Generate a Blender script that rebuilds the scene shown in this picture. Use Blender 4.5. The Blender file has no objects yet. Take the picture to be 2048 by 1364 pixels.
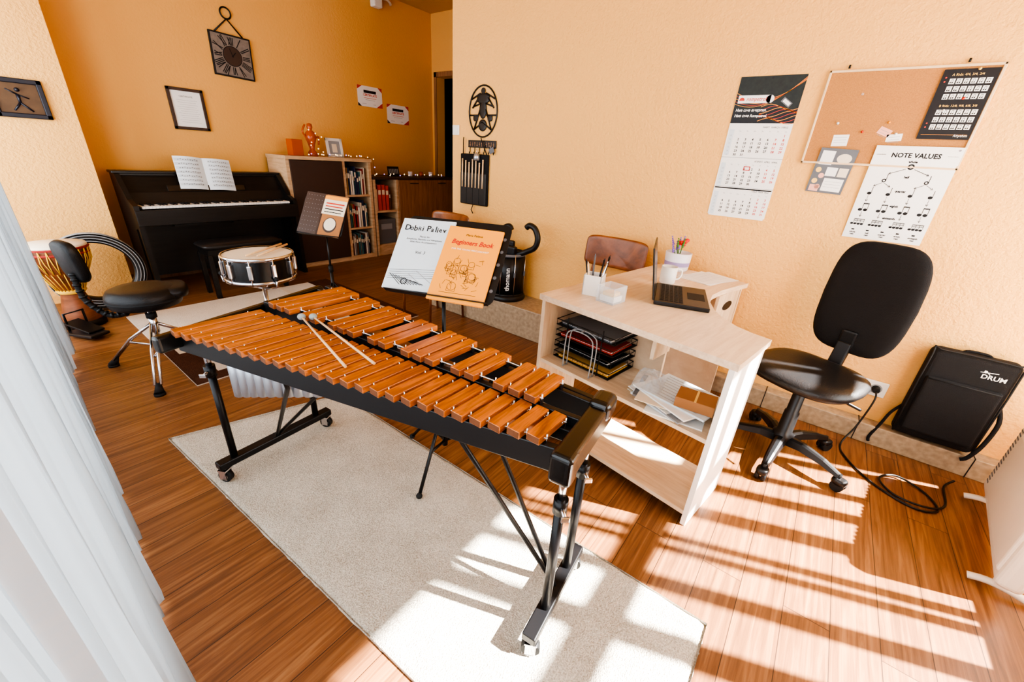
import bpy,bmesh,math,random
from mathutils import Vector,Matrix
random.seed(7)
SC=bpy.context.scene; COL=SC.collection
PI=math.pi
def S(r,g,b):
    def f(c):
        c/=255.0
        return c/12.92 if c<=.04045 else ((c+.055)/1.055)**2.4
    return (f(r),f(g),f(b),1.0)
# ---------------------------------------------------------------- materials
MATS={}
def base(name):
    m=bpy.data.materials.new(name); m.use_nodes=True
    nt=m.node_tree; b=nt.nodes['Principled BSDF']
    MATS[name]=m
    return m,nt,b
def N(nt,t,**k):
    n=nt.nodes.new(t)
    for a,v in k.items(): setattr(n,a,v)
    return n
def mat(name,c,rough=.5,metal=0,bump=0,bs=80,var=.06,vs=6,coat=0,emit=0,spec=None,stretch=None):
    m,nt,b=base(name)
    tc=N(nt,'ShaderNodeTexCoord'); src=tc.outputs['Object']
    if stretch:
        mp=N(nt,'ShaderNodeMapping'); mp.inputs['Scale'].default_value=stretch
        nt.links.new(src,mp.inputs[0]); src=mp.outputs[0]
    no=N(nt,'ShaderNodeTexNoise'); no.inputs['Scale'].default_value=vs; no.inputs['Detail'].default_value=4
    nt.links.new(src,no.inputs['Vector'])
    mx=N(nt,'ShaderNodeMix',data_type='RGBA')
    mx.inputs[6].default_value=tuple(max(0,x*(1-var)) for x in c[:3])+(1,)
    mx.inputs[7].default_value=tuple(min(1,x*(1+var)) for x in c[:3])+(1,)
    nt.links.new(no.outputs[0],mx.inputs[0]); nt.links.new(mx.outputs[2],b.inputs['Base Color'])
    b.inputs['Roughness'].default_value=rough; b.inputs['Metallic'].default_value=metal
    if coat: b.inputs['Coat Weight'].default_value=coat; b.inputs['Coat Roughness'].default_value=.15
    if spec is not None: b.inputs['Specular IOR Level'].default_value=spec
    if emit:
        nt.links.new(mx.outputs[2],b.inputs['Emission Color']); b.inputs['Emission Strength'].default_value=emit
    if bump:
        n2=N(nt,'ShaderNodeTexNoise'); n2.inputs['Scale'].default_value=bs; n2.inputs['Detail'].default_value=3
        nt.links.new(tc.outputs['Object'],n2.inputs['Vector'])
        bp=N(nt,'ShaderNodeBump'); bp.inputs['Strength'].default_value=bump; bp.inputs['Distance'].default_value=.01
        nt.links.new(n2.outputs[0],bp.inputs['Height']); nt.links.new(bp.outputs[0],b.inputs['Normal'])
    return m
def wood(name,c1,c2,stretch=(2,30,30),rough=.4,coat=0,scale=1.5):
    m,nt,b=base(name)
    tc=N(nt,'ShaderNodeTexCoord'); mp=N(nt,'ShaderNodeMapping'); mp.inputs['Scale'].default_value=stretch
    nt.links.new(tc.outputs['Object'],mp.inputs[0])
    no=N(nt,'ShaderNodeTexNoise'); no.inputs['Scale'].default_value=scale; no.inputs['Detail'].default_value=7; no.inputs['Roughness'].default_value=.65; no.inputs['Distortion'].default_value=.6
    nt.links.new(mp.outputs[0],no.inputs['Vector'])
    cr=N(nt,'ShaderNodeValToRGB'); e=cr.color_ramp.elements
    e[0].position=.32;e[0].color=c1;e[1].position=.68;e[1].color=c2
    nt.links.new(no.outputs[0],cr.inputs[0]); nt.links.new(cr.outputs[0],b.inputs['Base Color'])
    b.inputs['Roughness'].default_value=rough
    if coat: b.inputs['Coat Weight'].default_value=coat; b.inputs['Coat Roughness'].default_value=.12
    return m
def floor_mat():
    m,nt,b=base('laminate_planks')
    tc=N(nt,'ShaderNodeTexCoord')
    br=N(nt,'ShaderNodeTexBrick'); br.offset=.37; br.offset_frequency=2
    br.inputs['Scale'].default_value=1; br.inputs['Brick Width'].default_value=1.28; br.inputs['Row Height'].default_value=.128
    br.inputs['Mortar Size'].default_value=.0013; br.inputs['Mortar Smooth'].default_value=.1
    br.inputs['Color1'].default_value=(.0,.0,.0,1); br.inputs['Color2'].default_value=(1,1,1,1); br.inputs['Mortar'].default_value=(.5,.5,.5,1)
    nt.links.new(tc.outputs['Object'],br.inputs['Vector'])
    mp=N(nt,'ShaderNodeMapping'); mp.inputs['Scale'].default_value=(1.5,34,1)
    va=N(nt,'ShaderNodeVectorMath',operation='MULTIPLY_ADD'); va.inputs[1].default_value=(7,3,5)
    nt.links.new(br.outputs['Color'],va.inputs[0]); nt.links.new(tc.outputs['Object'],va.inputs[2])
    nt.links.new(va.outputs[0],mp.inputs[0])
    no=N(nt,'ShaderNodeTexNoise'); no.inputs['Scale'].default_value=1.7; no.inputs['Detail'].default_value=9; no.inputs['Roughness'].default_value=.60; no.inputs['Distortion'].default_value=.9
    nt.links.new(mp.outputs[0],no.inputs['Vector'])
    cr=N(nt,'ShaderNodeValToRGB'); e=cr.color_ramp.elements
    e[0].position=.24;e[0].color=S(90,56,34);e[1].position=.80;e[1].color=S(172,124,82)
    el=cr.color_ramp.elements.new(.5); el.color=S(134,88,54)
    nt.links.new(no.outputs[0],cr.inputs[0])
    mx=N(nt,'ShaderNodeMix',data_type='RGBA',blend_type='MULTIPLY'); mx.inputs[0].default_value=.2
    nt.links.new(cr.outputs[0],mx.inputs[6]); nt.links.new(br.outputs['Color'],mx.inputs[7])
    mo=N(nt,'ShaderNodeMix',data_type='RGBA'); mo.inputs[7].default_value=S(58,36,24)
    nt.links.new(br.outputs['Fac'],mo.inputs[0]); nt.links.new(mx.outputs[2],mo.inputs[6])
    nt.links.new(mo.outputs[2],b.inputs['Base Color'])
    b.inputs['Roughness'].default_value=.38
    bp=N(nt,'ShaderNodeBump'); bp.inputs['Strength'].default_value=.12; bp.inputs['Distance'].default_value=.004; 
    nt.links.new(no.outputs[0],bp.inputs['Height']); nt.links.new(bp.outputs[0],b.inputs['Normal'])
    return m
def wall_mat(name,c,strength=.5):
    m,nt,b=base(name)
    tc=N(nt,'ShaderNodeTexCoord')
    n1=N(nt,'ShaderNodeTexNoise'); n1.inputs['Scale'].default_value=55; n1.inputs['Detail'].default_value=5; n1.inputs['Roughness'].default_value=.6
    n2=N(nt,'ShaderNodeTexNoise'); n2.inputs['Scale'].default_value=1.3
    nt.links.new(tc.outputs['Object'],n1.inputs['Vector']); nt.links.new(tc.outputs['Object'],n2.inputs['Vector'])
    mx=N(nt,'ShaderNodeMix',data_type='RGBA'); mx.inputs[6].default_value=tuple(x*.93 for x in c[:3])+(1,); mx.inputs[7].default_value=c
    nt.links.new(n2.outputs[0],mx.inputs[0]); nt.links.new(mx.outputs[2],b.inputs['Base Color'])
    bp=N(nt,'ShaderNodeBump'); bp.inputs['Strength'].default_value=strength; bp.inputs['Distance'].default_value=.013
    nt.links.new(n1.outputs[0],bp.inputs['Height']); nt.links.new(bp.outputs[0],b.inputs['Normal'])
    b.inputs['Roughness'].default_value=.75
    return m
def rug_mat(name,c1,c2,sc=260):
    m,nt,b=base(name)
    tc=N(nt,'ShaderNodeTexCoord')
    v=N(nt,'ShaderNodeTexNoise'); v.inputs['Scale'].default_value=sc; v.inputs['Detail'].default_value=3
    nt.links.new(tc.outputs['Object'],v.inputs['Vector'])
    v2=N(nt,'ShaderNodeTexNoise'); v2.inputs['Scale'].default_value=7; v2.inputs['Detail'].default_value=3
    nt.links.new(tc.outputs['Object'],v2.inputs['Vector'])
    ad=N(nt,'ShaderNodeMath',operation='MULTIPLY_ADD'); ad.inputs[1].default_value=.3
    nt.links.new(v2.outputs[0],ad.inputs[0]); nt.links.new(v.outputs[0],ad.inputs[2])
    cr=N(nt,'ShaderNodeValToRGB'); e=cr.color_ramp.elements; e[0].position=.40;e[0].color=c1;e[1].position=.80;e[1].color=c2
    nt.links.new(ad.outputs[0],cr.inputs[0]); nt.links.new(cr.outputs[0],b.inputs['Base Color'])
    bp=N(nt,'ShaderNodeBump'); bp.inputs['Strength'].default_value=.9; bp.inputs['Distance'].default_value=.010
    nt.links.new(v.outputs[0],bp.inputs['Height']); nt.links.new(bp.outputs[0],b.inputs['Normal'])
    b.inputs['Roughness'].default_value=.95; b.inputs['Specular IOR Level'].default_value=.1
    return m
def sheer_mat():
    m=bpy.data.materials.new('sheer_fabric'); m.use_nodes=True; nt=m.node_tree; nt.nodes.clear()
    o=N(nt,'ShaderNodeOutputMaterial'); tr=N(nt,'ShaderNodeBsdfTransparent'); tl=N(nt,'ShaderNodeBsdfTranslucent'); di=N(nt,'ShaderNodeBsdfDiffuse')
    tc=N(nt,'ShaderNodeTexCoord'); no=N(nt,'ShaderNodeTexNoise'); no.inputs['Scale'].default_value=3
    nt.links.new(tc.outputs['Object'],no.inputs['Vector'])
    cr=N(nt,'ShaderNodeValToRGB'); cr.color_ramp.elements[0].color=(.24,.28,.31,1); cr.color_ramp.elements[1].color=(.34,.38,.41,1)
    nt.links.new(no.outputs[0],cr.inputs[0]); nt.links.new(cr.outputs[0],tl.inputs[0])
    di.inputs[0].default_value=(.50,.55,.57,1)
    a=N(nt,'ShaderNodeMixShader'); a.inputs[0].default_value=.5; nt.links.new(tl.outputs[0],a.inputs[1]); nt.links.new(di.outputs[0],a.inputs[2])
    lw=N(nt,'ShaderNodeLayerWeight'); lw.inputs[0].default_value=.35
    mm=N(nt,'ShaderNodeMath',operation='MULTIPLY_ADD'); mm.inputs[1].default_value=.45; mm.inputs[2].default_value=.55
    nt.links.new(lw.outputs['Facing'],mm.inputs[0])
    c=N(nt,'ShaderNodeMixShader'); nt.links.new(mm.outputs[0],c.inputs[0]); nt.links.new(tr.outputs[0],c.inputs[1]); nt.links.new(a.outputs[0],c.inputs[2])
    nt.links.new(c.outputs[0],o.inputs[0]); return m
def clear_mat(name,c,al=.35):
    m,nt,b=base(name); b.inputs['Base Color'].default_value=c; b.inputs['Roughness'].default_value=.08; b.inputs['Alpha'].default_value=al
    return m

M_wall=wall_mat('orange_roughcast',S(248,193,116),.6)
M_wallb=wall_mat('orange_plaster',S(234,177,100),.2)
M_ceil=wall_mat('ceiling_paint',S(200,162,110),.1)
M_floor=floor_mat()
M_dark=mat('unlit_hall',S(14,12,12),.9)
M_tile=mat('stone_tile',S(166,148,124),.4,bump=.2,bs=30,var=.5,vs=38)
M_white=mat('white_plastic',S(232,230,224),.4)
M_heater=mat('heater_enamel',S(222,212,198),.35)
M_black=mat('black_satin',S(20,20,22),.38,var=.1)
M_gloss=mat('black_lacquer',S(14,14,15),.24,coat=.25)
M_piano=wood('piano_black',S(13,12,12),S(28,25,24),(2,20,20),.35)
M_metalb=mat('black_powdercoat',S(22,22,24),.35,metal=.2)
M_chrome=mat('chrome',S(215,215,220),.15,metal=1)
M_silver=mat('brushed_aluminium',S(190,196,204),.38,metal=.85)
M_rubber=mat('rubber',S(24,24,25),.7)
M_fabric=mat('black_upholstery',S(24,23,25),.85,bump=.5,bs=400,var=.15)
M_leather=mat('black_leatherette',S(24,24,26),.42,bump=.15,bs=200)
M_bar=wood('rosewood_bar',S(126,62,22),S(212,124,52),(5,50,50),.32,coat=.25,scale=1.2)
M_barend=mat('rosewood_endgrain',S(108,62,32),.6,var=.3,vs=120)
M_desk=wood('light_oak_laminate',S(204,176,144),S(230,208,180),(30,3,3),.4)
M_deskt=wood('light_oak_top',S(212,184,154),S(235,212,184),(3,30,30),.38)
M_edge=mat('white_and_sunlit_oak',S(240,234,226),.4)  # plain white for the organizer; on the desk panel, sunlight put into colour
M_ply=wood('brown_plywood',S(88,48,22),S(154,90,46),(20,3,3),.35,coat=.2)
M_oakd=wood('oak_cabinet',S(184,150,114),S(214,184,148),(3,3,26),.5)
M_door=wood('walnut_front',S(128,90,62),S(166,122,86),(20,20,2),.45)
M_bdoor=mat('dark_brown_panel',S(66,48,40),.45,var=.1)
M_rug=rug_mat('cream_shag',S(168,156,138),S(230,221,206))
M_r1=rug_mat('taupe_pile',S(204,188,168),S(234,222,206))
M_r2=rug_mat('brown_pile',S(64,40,30),S(98,64,48))
M_r3=rug_mat('beige_pile',S(206,186,160),S(234,218,196))
M_paper=mat('paper',S(240,240,238),.7,var=.03)
M_paperb=mat('paper_bluish',S(214,224,230),.6,var=.03)
M_print=mat('print_black',S(20,20,22),.7)
M_gray=mat('print_gray',S(150,154,158),.7)
M_red=mat('print_red',S(206,44,36),.6)
M_orange=mat('print_orange',S(250,164,52),.55,var=.03)
M_dblack=mat('poster_black',S(20,18,22),.5)
M_green=mat('print_forest',S(30,36,32),.5,var=.8,vs=40)
M_cream=mat('cream_skin',S(228,216,194),.6)
M_cork=mat('cork',S(186,132,78),.9,bump=.3,bs=300,var=.3,vs=220)
M_pale=wood('pale_pine',S(218,186,142),S(234,206,168),(3,3,30),.5)
M_gcard=mat('gray_card',S(104,108,114),.6)
M_pink=mat('pink_paper',S(240,180,160),.7)
M_yel=mat('yellow_paper',S(246,206,120),.7)
M_key=mat('ivory_key',S(242,240,234),.25)
M_amber=clear_mat('amber_glass',S(196,84,20),.75)
M_clear=clear_mat('clear_acrylic',S(235,240,245),.25)
M_bulb=mat('warm_bulb',S(255,220,170),.3,emit=1.3)
M_bulbc=mat('violet_bulb',S(190,160,255),.3,emit=1.3)
M_wire=mat('wire_black',S(16,16,16),.5)
M_clockf=mat('clock_face',S(128,118,110),.6,var=.4,vs=30)
M_frame=wood('dark_frame',S(40,26,22),S(74,48,36),(10,10,10),.4)
M_navy=mat('dark_blue_frame',S(20,22,36),.4)
M_bronze=mat('bronze_relief',S(92,70,50),.45,metal=.3,var=.4,vs=20)
M_card=mat('cardboard',S(168,116,72),.8)
M_redp=mat('red_folder',S(206,60,36),.5)
M_yelp=mat('yellow_folder',S(236,170,50),.5)
M_dj=wood('djembe_wood',S(92,52,28),S(140,80,46),(3,3,14),.5)
M_ropey=mat('yellow_rope',S(222,176,60),.8)
M_roper=mat('red_cloth',S(150,44,36),.8)
M_blued=mat('grey_felt',S(146,158,158),.8)
M_stick=wood('maple_stick',S(214,176,132),S(236,204,160),(20,20,2),.45)
M_lav=mat('lavender_bloom',S(140,110,190),.8)
M_leaf=mat('green_leaf',S(84,128,60),.7)
M_redf=mat('red_bloom',S(220,50,40),.7)
M_pot=mat('ceramic_pot',S(226,224,232),.35)
M_lilac=mat('lilac_band',S(160,146,190),.5)
M_screen=mat('dark_screen',S(16,17,20),.2)
M_teal=mat('book_white_cover',S(205,216,222),.5,var=.05)
M_sheer=sheer_mat()
BOOKC=[mat('book_%s'%n,c,.55) for n,c in (('navy',S(40,52,84)),('red',S(168,48,36)),('grey',S(140,140,140)),('cream',S(222,210,190)),('brown',S(110,74,50)),('black',S(34,32,34)),('white',S(226,224,220)),('teal',S(60,110,116)),('gold',S(190,140,60)))]

# ---------------------------------------------------------------- mesh builder
class MB:
    def __init__(s): s.v=[];s.f=[];s.mi=[];s.sm=[];s.mats=[];s.M=Matrix()
    def add(s,vs,fs,m,smooth=False):
        o=len(s.v); s.v+=[s.M@Vector(v) for v in vs]
        if m not in s.mats: s.mats.append(m)
        k=s.mats.index(m)
        for i,f in enumerate(fs):
            s.f.append([o+j for j in f]); s.mi.append(k); s.sm.append(smooth if isinstance(smooth,bool) else smooth[i])
        return s
    def box(s,c,d,m,R=None,bev=0,seg=2,taper=None):
        bm=bmesh.new(); bmesh.ops.create_cube(bm,size=1)
        for v in bm.verts:
            t=1
            if taper and v.co.z>0: t=taper
            v.co=Vector((v.co.x*d[0]*t,v.co.y*d[1]*t,v.co.z*d[2]))
        if bev: bmesh.ops.bevel(bm,geom=bm.edges[:],offset=bev,segments=seg,affect='EDGES',profile=.5)
        T=Matrix.Translation(c)@(R.to_4x4() if R else Matrix())
        bm.verts.index_update()
        s.add([T@v.co for v in bm.verts],[[v.index for v in f.verts] for f in bm.faces],m,False); bm.free(); return s
    def bx(s,x0,x1,y0,y1,z0,z1,m,bev=0):
        return s.box(((x0+x1)/2,(y0+y1)/2,(z0+z1)/2),(abs(x1-x0),abs(y1-y0),abs(z1-z0)),m,bev=bev)
    def cyl(s,a,b,r,m,r2=None,seg=16,cap=True):
        a=Vector(a);b=Vector(b); r2=r if r2 is None else r2
        d=(b-a).normalized(); u=d.orthogonal().normalized(); w=d.cross(u)
        vs=[];fs=[];sm=[]
        for p,rr in ((a,r),(b,r2)):
            for i in range(seg):
                t=2*PI*i/seg; vs.append(p+u*math.cos(t)*rr+w*math.sin(t)*rr)
        for i in range(seg):
            j=(i+1)%seg; fs.append([i,j,seg+j,seg+i]); sm.append(True)
        if cap: fs+= [list(range(seg))[::-1],list(range(seg,2*seg))]; sm+=[False,False]
        return s.add(vs,fs,m,sm)
    def tube(s,pts,r,m,seg=8,closed=False,smooth=0):
        pts=[Vector(p) for p in pts]
        if smooth:
            out=[];n=len(pts)
            for i in range(n if closed else n-1):
                p0=pts[(i-1)%n] if closed or i>0 else pts[0]; p1=pts[i]; p2=pts[(i+1)%n]; p3=pts[(i+2)%n] if closed or i+2<n else pts[-1]
                for k in range(smooth):
                    t=k/smooth
                    out.append(.5*((2*p1)+(p2-p0)*t+(2*p0-5*p1+4*p2-p3)*t*t+(3*p1-p0-3*p2+p3)*t**3))
            if not closed: out.append(pts[-1])
            pts=out
        n=len(pts); vs=[];fs=[]; u=None
        for i,p in enumerate(pts):
            a=pts[(i-1)%n] if (closed or i>0) else p; b=pts[(i+1)%n] if (closed or i<n-1) else p
            d=(b-a).normalized()
            if u is None: u=d.orthogonal().normalized()
            u=(u-d*u.dot(d)).normalized(); w=d.cross(u)
            rr=r[i] if isinstance(r,(list,tuple)) else r
            for k in range(seg):
                t=2*PI*k/seg; vs.append(p+u*math.cos(t)*rr+w*math.sin(t)*rr)
        for i in range(n if closed else n-1):
            for k in range(seg):
                k2=(k+1)%seg; i2=(i+1)%n
                fs.append([i*seg+k,i*seg+k2,i2*seg+k2,i2*seg+k])
        if not closed: fs+=[list(range(seg))[::-1],[(n-1)*seg+k for k in range(seg)]]
        return s.add(vs,fs,m,True)
    def lathe(s,prof,c,m,seg=32,mats=None,smooth=True,axis=None):
        c=Vector(c); vs=[];n=len(prof)
        R=Matrix() if axis is None else Vector((0,0,1)).rotation_difference(Vector(axis)).to_matrix().to_4x4()
        for r,z in prof:
            for k in range(seg):
                t=2*PI*k/seg; vs.append(c+R@Vector((r*math.cos(t),r*math.sin(t),z)))
        for i in range(n-1):
            fs=[[i*seg+k,i*seg+(k+1)%seg,(i+1)*seg+(k+1)%seg,(i+1)*seg+k] for k in range(seg)]
            if i==0: o=len(s.v); s.add(vs,fs,mats[i] if mats else m,smooth)
            else:
                mm=mats[i] if mats else m
                if mm not in s.mats: s.mats.append(mm)
                for f in fs: s.f.append([o+j for j in f]); s.mi.append(s.mats.index(mm)); s.sm.append(smooth)
        return s
    def disc(s,c,r,m,seg=32,ry=None,axis=None):
        c=Vector(c); ry=ry or r
        R=Matrix() if axis is None else Vector((0,0,1)).rotation_difference(Vector(axis)).to_matrix().to_4x4()
        return s.add([c+R@Vector((r*math.cos(2*PI*k/seg),ry*math.sin(2*PI*k/seg),0)) for k in range(seg)],[list(range(seg))],m)
    def prism(s,poly,z0,z1,m,mside=None):
        n=len(poly)
        s.add([(x,y,z0) for x,y in poly]+[(x,y,z1) for x,y in poly],[list(range(n))[::-1],list(range(n,2*n))],m)
        return s.add([(x,y,z0) for x,y in poly]+[(x,y,z1) for x,y in poly],[[i,(i+1)%n,n+(i+1)%n,n+i] for i in range(n)],mside or m)
    def sph(s,c,r,m,sc=(1,1,1),seg=16,rings=10):
        vs=[];fs=[]
        for i in range(rings+1):
            p=PI*i/rings
            for k in range(seg):
                t=2*PI*k/seg; vs.append((c[0]+r*sc[0]*math.sin(p)*math.cos(t),c[1]+r*sc[1]*math.sin(p)*math.sin(t),c[2]-r*sc[2]*math.cos(p)))
        for i in range(rings):
            for k in range(seg): fs.append([i*seg+k,i*seg+(k+1)%seg,(i+1)*seg+(k+1)%seg,(i+1)*seg+k])
        return s.add(vs,fs,m,True)
    def pad(s,w,d,t,m,n=2.8,seg=40,bend=None,T=Matrix(),outline=None):
        rings=[(.02,.5),(.45,.5),(.75,.48),(.9,.38),(.98,.18),(1,0),(.98,-.2),(.93,-.42),(.8,-.5),(.02,-.5)]
        vs=[]
        for sc,h in rings:
            for k in range(seg):
                a=2*PI*k/seg; c_=math.cos(a); s_=math.sin(a)
                x=w/2*math.copysign(abs(c_)**(2/n),c_); y=d/2*math.copysign(abs(s_)**(2/n),s_)
                if outline: x,y=outline(x,y)
                p=Vector((x*sc,y*sc,h*t))
                if bend: p=bend(p)
                vs.append(T@p)
        fs=[[i*seg+k,(i+1)*seg+k,(i+1)*seg+(k+1)%seg,i*seg+(k+1)%seg] for i in range(len(rings)-1) for k in range(seg)]
        fs+=[list(range(seg)),[(len(rings)-1)*seg+k for k in range(seg)][::-1]]
        return s.add(vs,fs,m,True)
    def rect(s,x0,y0,x1,y1,m,z=.0005): return s.add([(x0,y0,z),(x1,y0,z),(x1,y1,z),(x0,y1,z)],[[0,1,2,3]],m)
    def line(s,x0,y0,x1,y1,w,m,z=.0008):
        d=Vector((x1-x0,y1-y0)); 
        if d.length<1e-6: return s
        d.normalize(); n=Vector((-d.y,d.x))*w/2
        return s.add([(x0+n.x,y0+n.y,z),(x0-n.x,y0-n.y,z),(x1-n.x,y1-n.y,z),(x1+n.x,y1+n.y,z)],[[0,1,2,3]],m)
    def text(s,body,x,y,size,m,z=.0010,al='LEFT',sp=1.0,shear=0,bold=0,sx=1):
        cu=bpy.data.curves.new('t','FONT'); cu.body=body; cu.size=size; cu.align_x=al; cu.resolution_u=2; cu.space_character=sp; cu.shear=shear; cu.offset=bold
        ob=bpy.data.objects.new('t',cu); COL.objects.link(ob)
        dg=bpy.context.evaluated_depsgraph_get(); me=bpy.data.meshes.new_from_object(ob.evaluated_get(dg))
        s.add([(x+v.co.x*sx,y+v.co.y,z) for v in me.vertices],[list(p.vertices) for p in me.polygons],m)
        bpy.data.objects.remove(ob); bpy.data.curves.remove(cu); bpy.data.meshes.remove(me); return s
    def mesh(s,name,inv=None):
        me=bpy.data.meshes.new(name)
        vs=s.v if inv is None else [inv@v for v in s.v]
        me.from_pydata([tuple(v) for v in vs],[],s.f)
        for m in s.mats: me.materials.append(m)
        me.polygons.foreach_set('material_index',s.mi); me.polygons.foreach_set('use_smooth',s.sm)
        me.update(); return me
    def part(s,name,parent,world=True,label=None):
        inv=parent_matrix(parent).inverted() if world else None
        o=bpy.data.objects.new(name,s.mesh(name,inv)); COL.objects.link(o); o.parent=parent
        if label: o['label']=label
        return o
    def top(s,name,label,cat,M=None,group=None,kind=None):
        if M is None:
            xs=[v.x for v in s.v];ys=[v.y for v in s.v];zs=[v.z for v in s.v]
            M=Matrix.Translation(((min(xs)+max(xs))/2,(min(ys)+max(ys))/2,min(zs))); inv=M.inverted()
        else: inv=None
        o=bpy.data.objects.new(name,s.mesh(name,inv)); COL.objects.link(o); o.matrix_world=M
        if label: o['label']=label
        if cat: o['category']=cat
        if group: o['group']=group
        if kind: o['kind']=kind
        WM[o.name]=M
        return o
WM={}
def parent_matrix(o):
    M=WM.get(o.name)
    if M is None: M=parent_matrix(o.parent)@o.matrix_basis if o.parent else o.matrix_basis.copy()
    return M
def thing(name,label,cat,loc=(0,0,0),rz=0,M=None,group=None):
    o=bpy.data.objects.new(name,None); COL.objects.link(o); o.empty_display_size=.05
    if M is None: M=Matrix.Translation(loc)@Matrix.Rotation(rz,4,'Z')
    o.matrix_world=M; WM[o.name]=M
    o['label']=label;o['category']=cat
    if group:o['group']=group
    return o
def frameM(o,x,y,z):
    M=Matrix((( x[0],y[0],z[0],o[0]),(x[1],y[1],z[1],o[1]),(x[2],y[2],z[2],o[2]),(0,0,0,1))); return M
def onright(y,z,off=.002,x=2.72): return frameM((x-off,y,z),(0,-1,0),(0,0,1),(-1,0,0))
def onback(x,z,off=.002,y=5.1): return frameM((x,y-off,z),(1,0,0),(0,0,1),(0,-1,0))
def rotz(M,a): return M@Matrix.Rotation(a,4,'Z')
def rotx(M,a): return M@Matrix.Rotation(a,4,'X')
def structure(mb,name):
    return mb.top(name,None,None,M=Matrix(),kind='structure')

# ---------------------------------------------------------------- room shell
XR=2.72; YB=5.1; YN=-1.15; XL=-.62; ZC=3.0; XH=4.63
structure(MB().bx(XL-.2,6.4,YN-.2,5.6,-.1,0,M_floor),'floor')
structure(MB().bx(XL-.2,6.4,YN-.2,5.6,ZC,ZC+.1,M_ceil),'ceiling')
structure(MB().bx(XR,XR+.2,YN-.2,2.75,0,ZC,M_wall),'wall_right')
structure(MB().bx(XR+.2,XH,2.55,2.75,0,ZC,M_wall),'wall_return')
structure(MB().bx(XL-.2,XH+.15,YB,YB+.15,0,ZC,M_wallb),'wall_back')
structure(MB().bx(XL,.735,4.75,YB,0,ZC,M_wall),'wall_pier')
structure(MB().bx(XH,XH+.15,2.55,4.0,0,ZC,M_wallb).bx(XH,XH+.15,4.0,5.0,2.27,ZC,M_wallb).bx(XH,XH+.15,5.0,5.1,0,ZC,M_wallb),'wall_hall')
structure(MB().bx(6.2,6.3,3.4,5.6,0,ZC,M_dark).bx(XH+.15,6.3,3.3,3.4,0,ZC,M_dark).bx(XH+.15,6.3,5.5,5.6,0,ZC,M_dark),'wall_hallway')  # near-black walls: the unlit hall's darkness is put into their colour
structure(MB().bx(XH-.01,XH,3.93,4.0,0,2.33,M_door).bx(XH-.01,XH,5.0,5.05,0,2.33,M_door).bx(XH-.01,XH,3.93,5.05,2.27,2.33,M_door),'door_1')
structure(MB().bx(XL-.2,XL,YN-.2,-.7,0,ZC,M_wall).bx(XL-.2,XL,4.66,4.75,0,ZC,M_wall).bx(XL-.2,XL,3.4,3.55,.3,2.5,M_wall).bx(XL-.2,XL,-.7,4.66,0,.3,M_wall).bx(XL-.2,XL,-.7,4.66,2.5,ZC,M_wall),'wall_left')
w=MB()
for y in (-.7,.65,2.0,3.35): w.bx(XL-.12,XL-.06,y,y+.06,.3,2.5,M_white)
for z in (.3,2.44): w.bx(XL-.12,XL-.06,-.7,3.4,z,z+.06,M_white)
structure(w,'window_1')
w=MB()
for y in (3.55,4.60): w.bx(XL-.12,XL-.06,y,y+.06,.3,2.5,M_white)
for z in (.3,2.44): w.bx(XL-.12,XL-.06,3.55,4.66,z,z+.06,M_white)
structure(w,'added_window')  # added unseen window, opened so light reaches the piano corner
WX0,WX1,WZ0,WZ1=.96,2.68,.42,2.30
structure(MB().bx(XL,WX0,YN-.2,YN,0,ZC,M_wall).bx(WX1,XR,YN-.2,YN,0,ZC,M_wall).bx(WX0,WX1,YN-.2,YN,0,WZ0,M_wall).bx(WX0,WX1,YN-.2,YN,WZ1,ZC,M_wall),'wall_near')
w=MB()
w.bx(WX0,WX1,YN-.12,YN-.06,1.60,1.69,M_white)
for x,t in ((1.36,.07),(1.60,.045),(1.78,.02),(1.84,.02),(2.0,.06),(2.20,.045),(2.36,.03),(2.56,.04)): w.bx(x,x+t,YN-.12,YN-.06,WZ0,WZ1,M_white)
structure(w,'window_2')
pl=MB().bx(2.635,2.72,YN,1.35,0,.11,M_tile,bev=.004).bx(2.42,2.72,1.35,2.75,0,.24,M_tile,bev=.006)
for y in (-.9,-.45,0,.45,.9): pl.bx(2.6335,2.721,y,y+.004,.0,.1115,M_rubber)
structure(pl,'baseboard_right')
structure(MB().bx(.735,XH,5.085,5.1,0,.07,M_door),'baseboard_back')

# ---------------------------------------------------------------- rugs
def rug(name,label,corners,h,m,n=40):
    A,B,C,D=[Vector((x,y,0)) for x,y in corners]
    mb=MB();vs=[];fs=[]
    for i in range(n+1):
        for j in range(n+1):
            u=i/n;v=j/n; p=(A*(1-u)+B*u)*(1-v)+(D*(1-u)+C*u)*v
            e=min(u,1-u,v,1-v); z=h*(1 if e>0 else .2)+random.uniform(-.0012,.0012)
            p+=Vector((random.uniform(-.003,.003),random.uniform(-.003,.003),0))
            vs.append((p.x,p.y,z))
    for i in range(n):
        for j in range(n):
            a=i*(n+1)+j; fs.append([a,a+n+1,a+n+2,a+1])
    mb.add(vs,fs,m,True); mb.add([(x,y,.001) for x,y in corners],[[0,1,2,3]],m)
    for (a,b) in zip(corners,corners[1:]+corners[:1]):
        mb.add([(a[0],a[1],.001),(b[0],b[1],.001),(b[0],b[1],h*.9),(a[0],a[1],h*.9)],[[0,1,2,3]],m)
    return mb.top(name,label,'rug')
rug('rug','cream shag runner rug lying under the xylophone',[(.40,-.08),(1.04,-.07),(1.01,1.92),(.27,2.14)],.014,M_rug,70)
r=MB(); x0,x1,y0,y1=.52,2.14,2.58,4.06
r.bx(x0,x1,y0,y1,0.0,.009,M_r1,bev=.003)
def rr(a,b,c,d,m,z): r.bx(a,b,c,d,z-.001,z,m)
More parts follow.
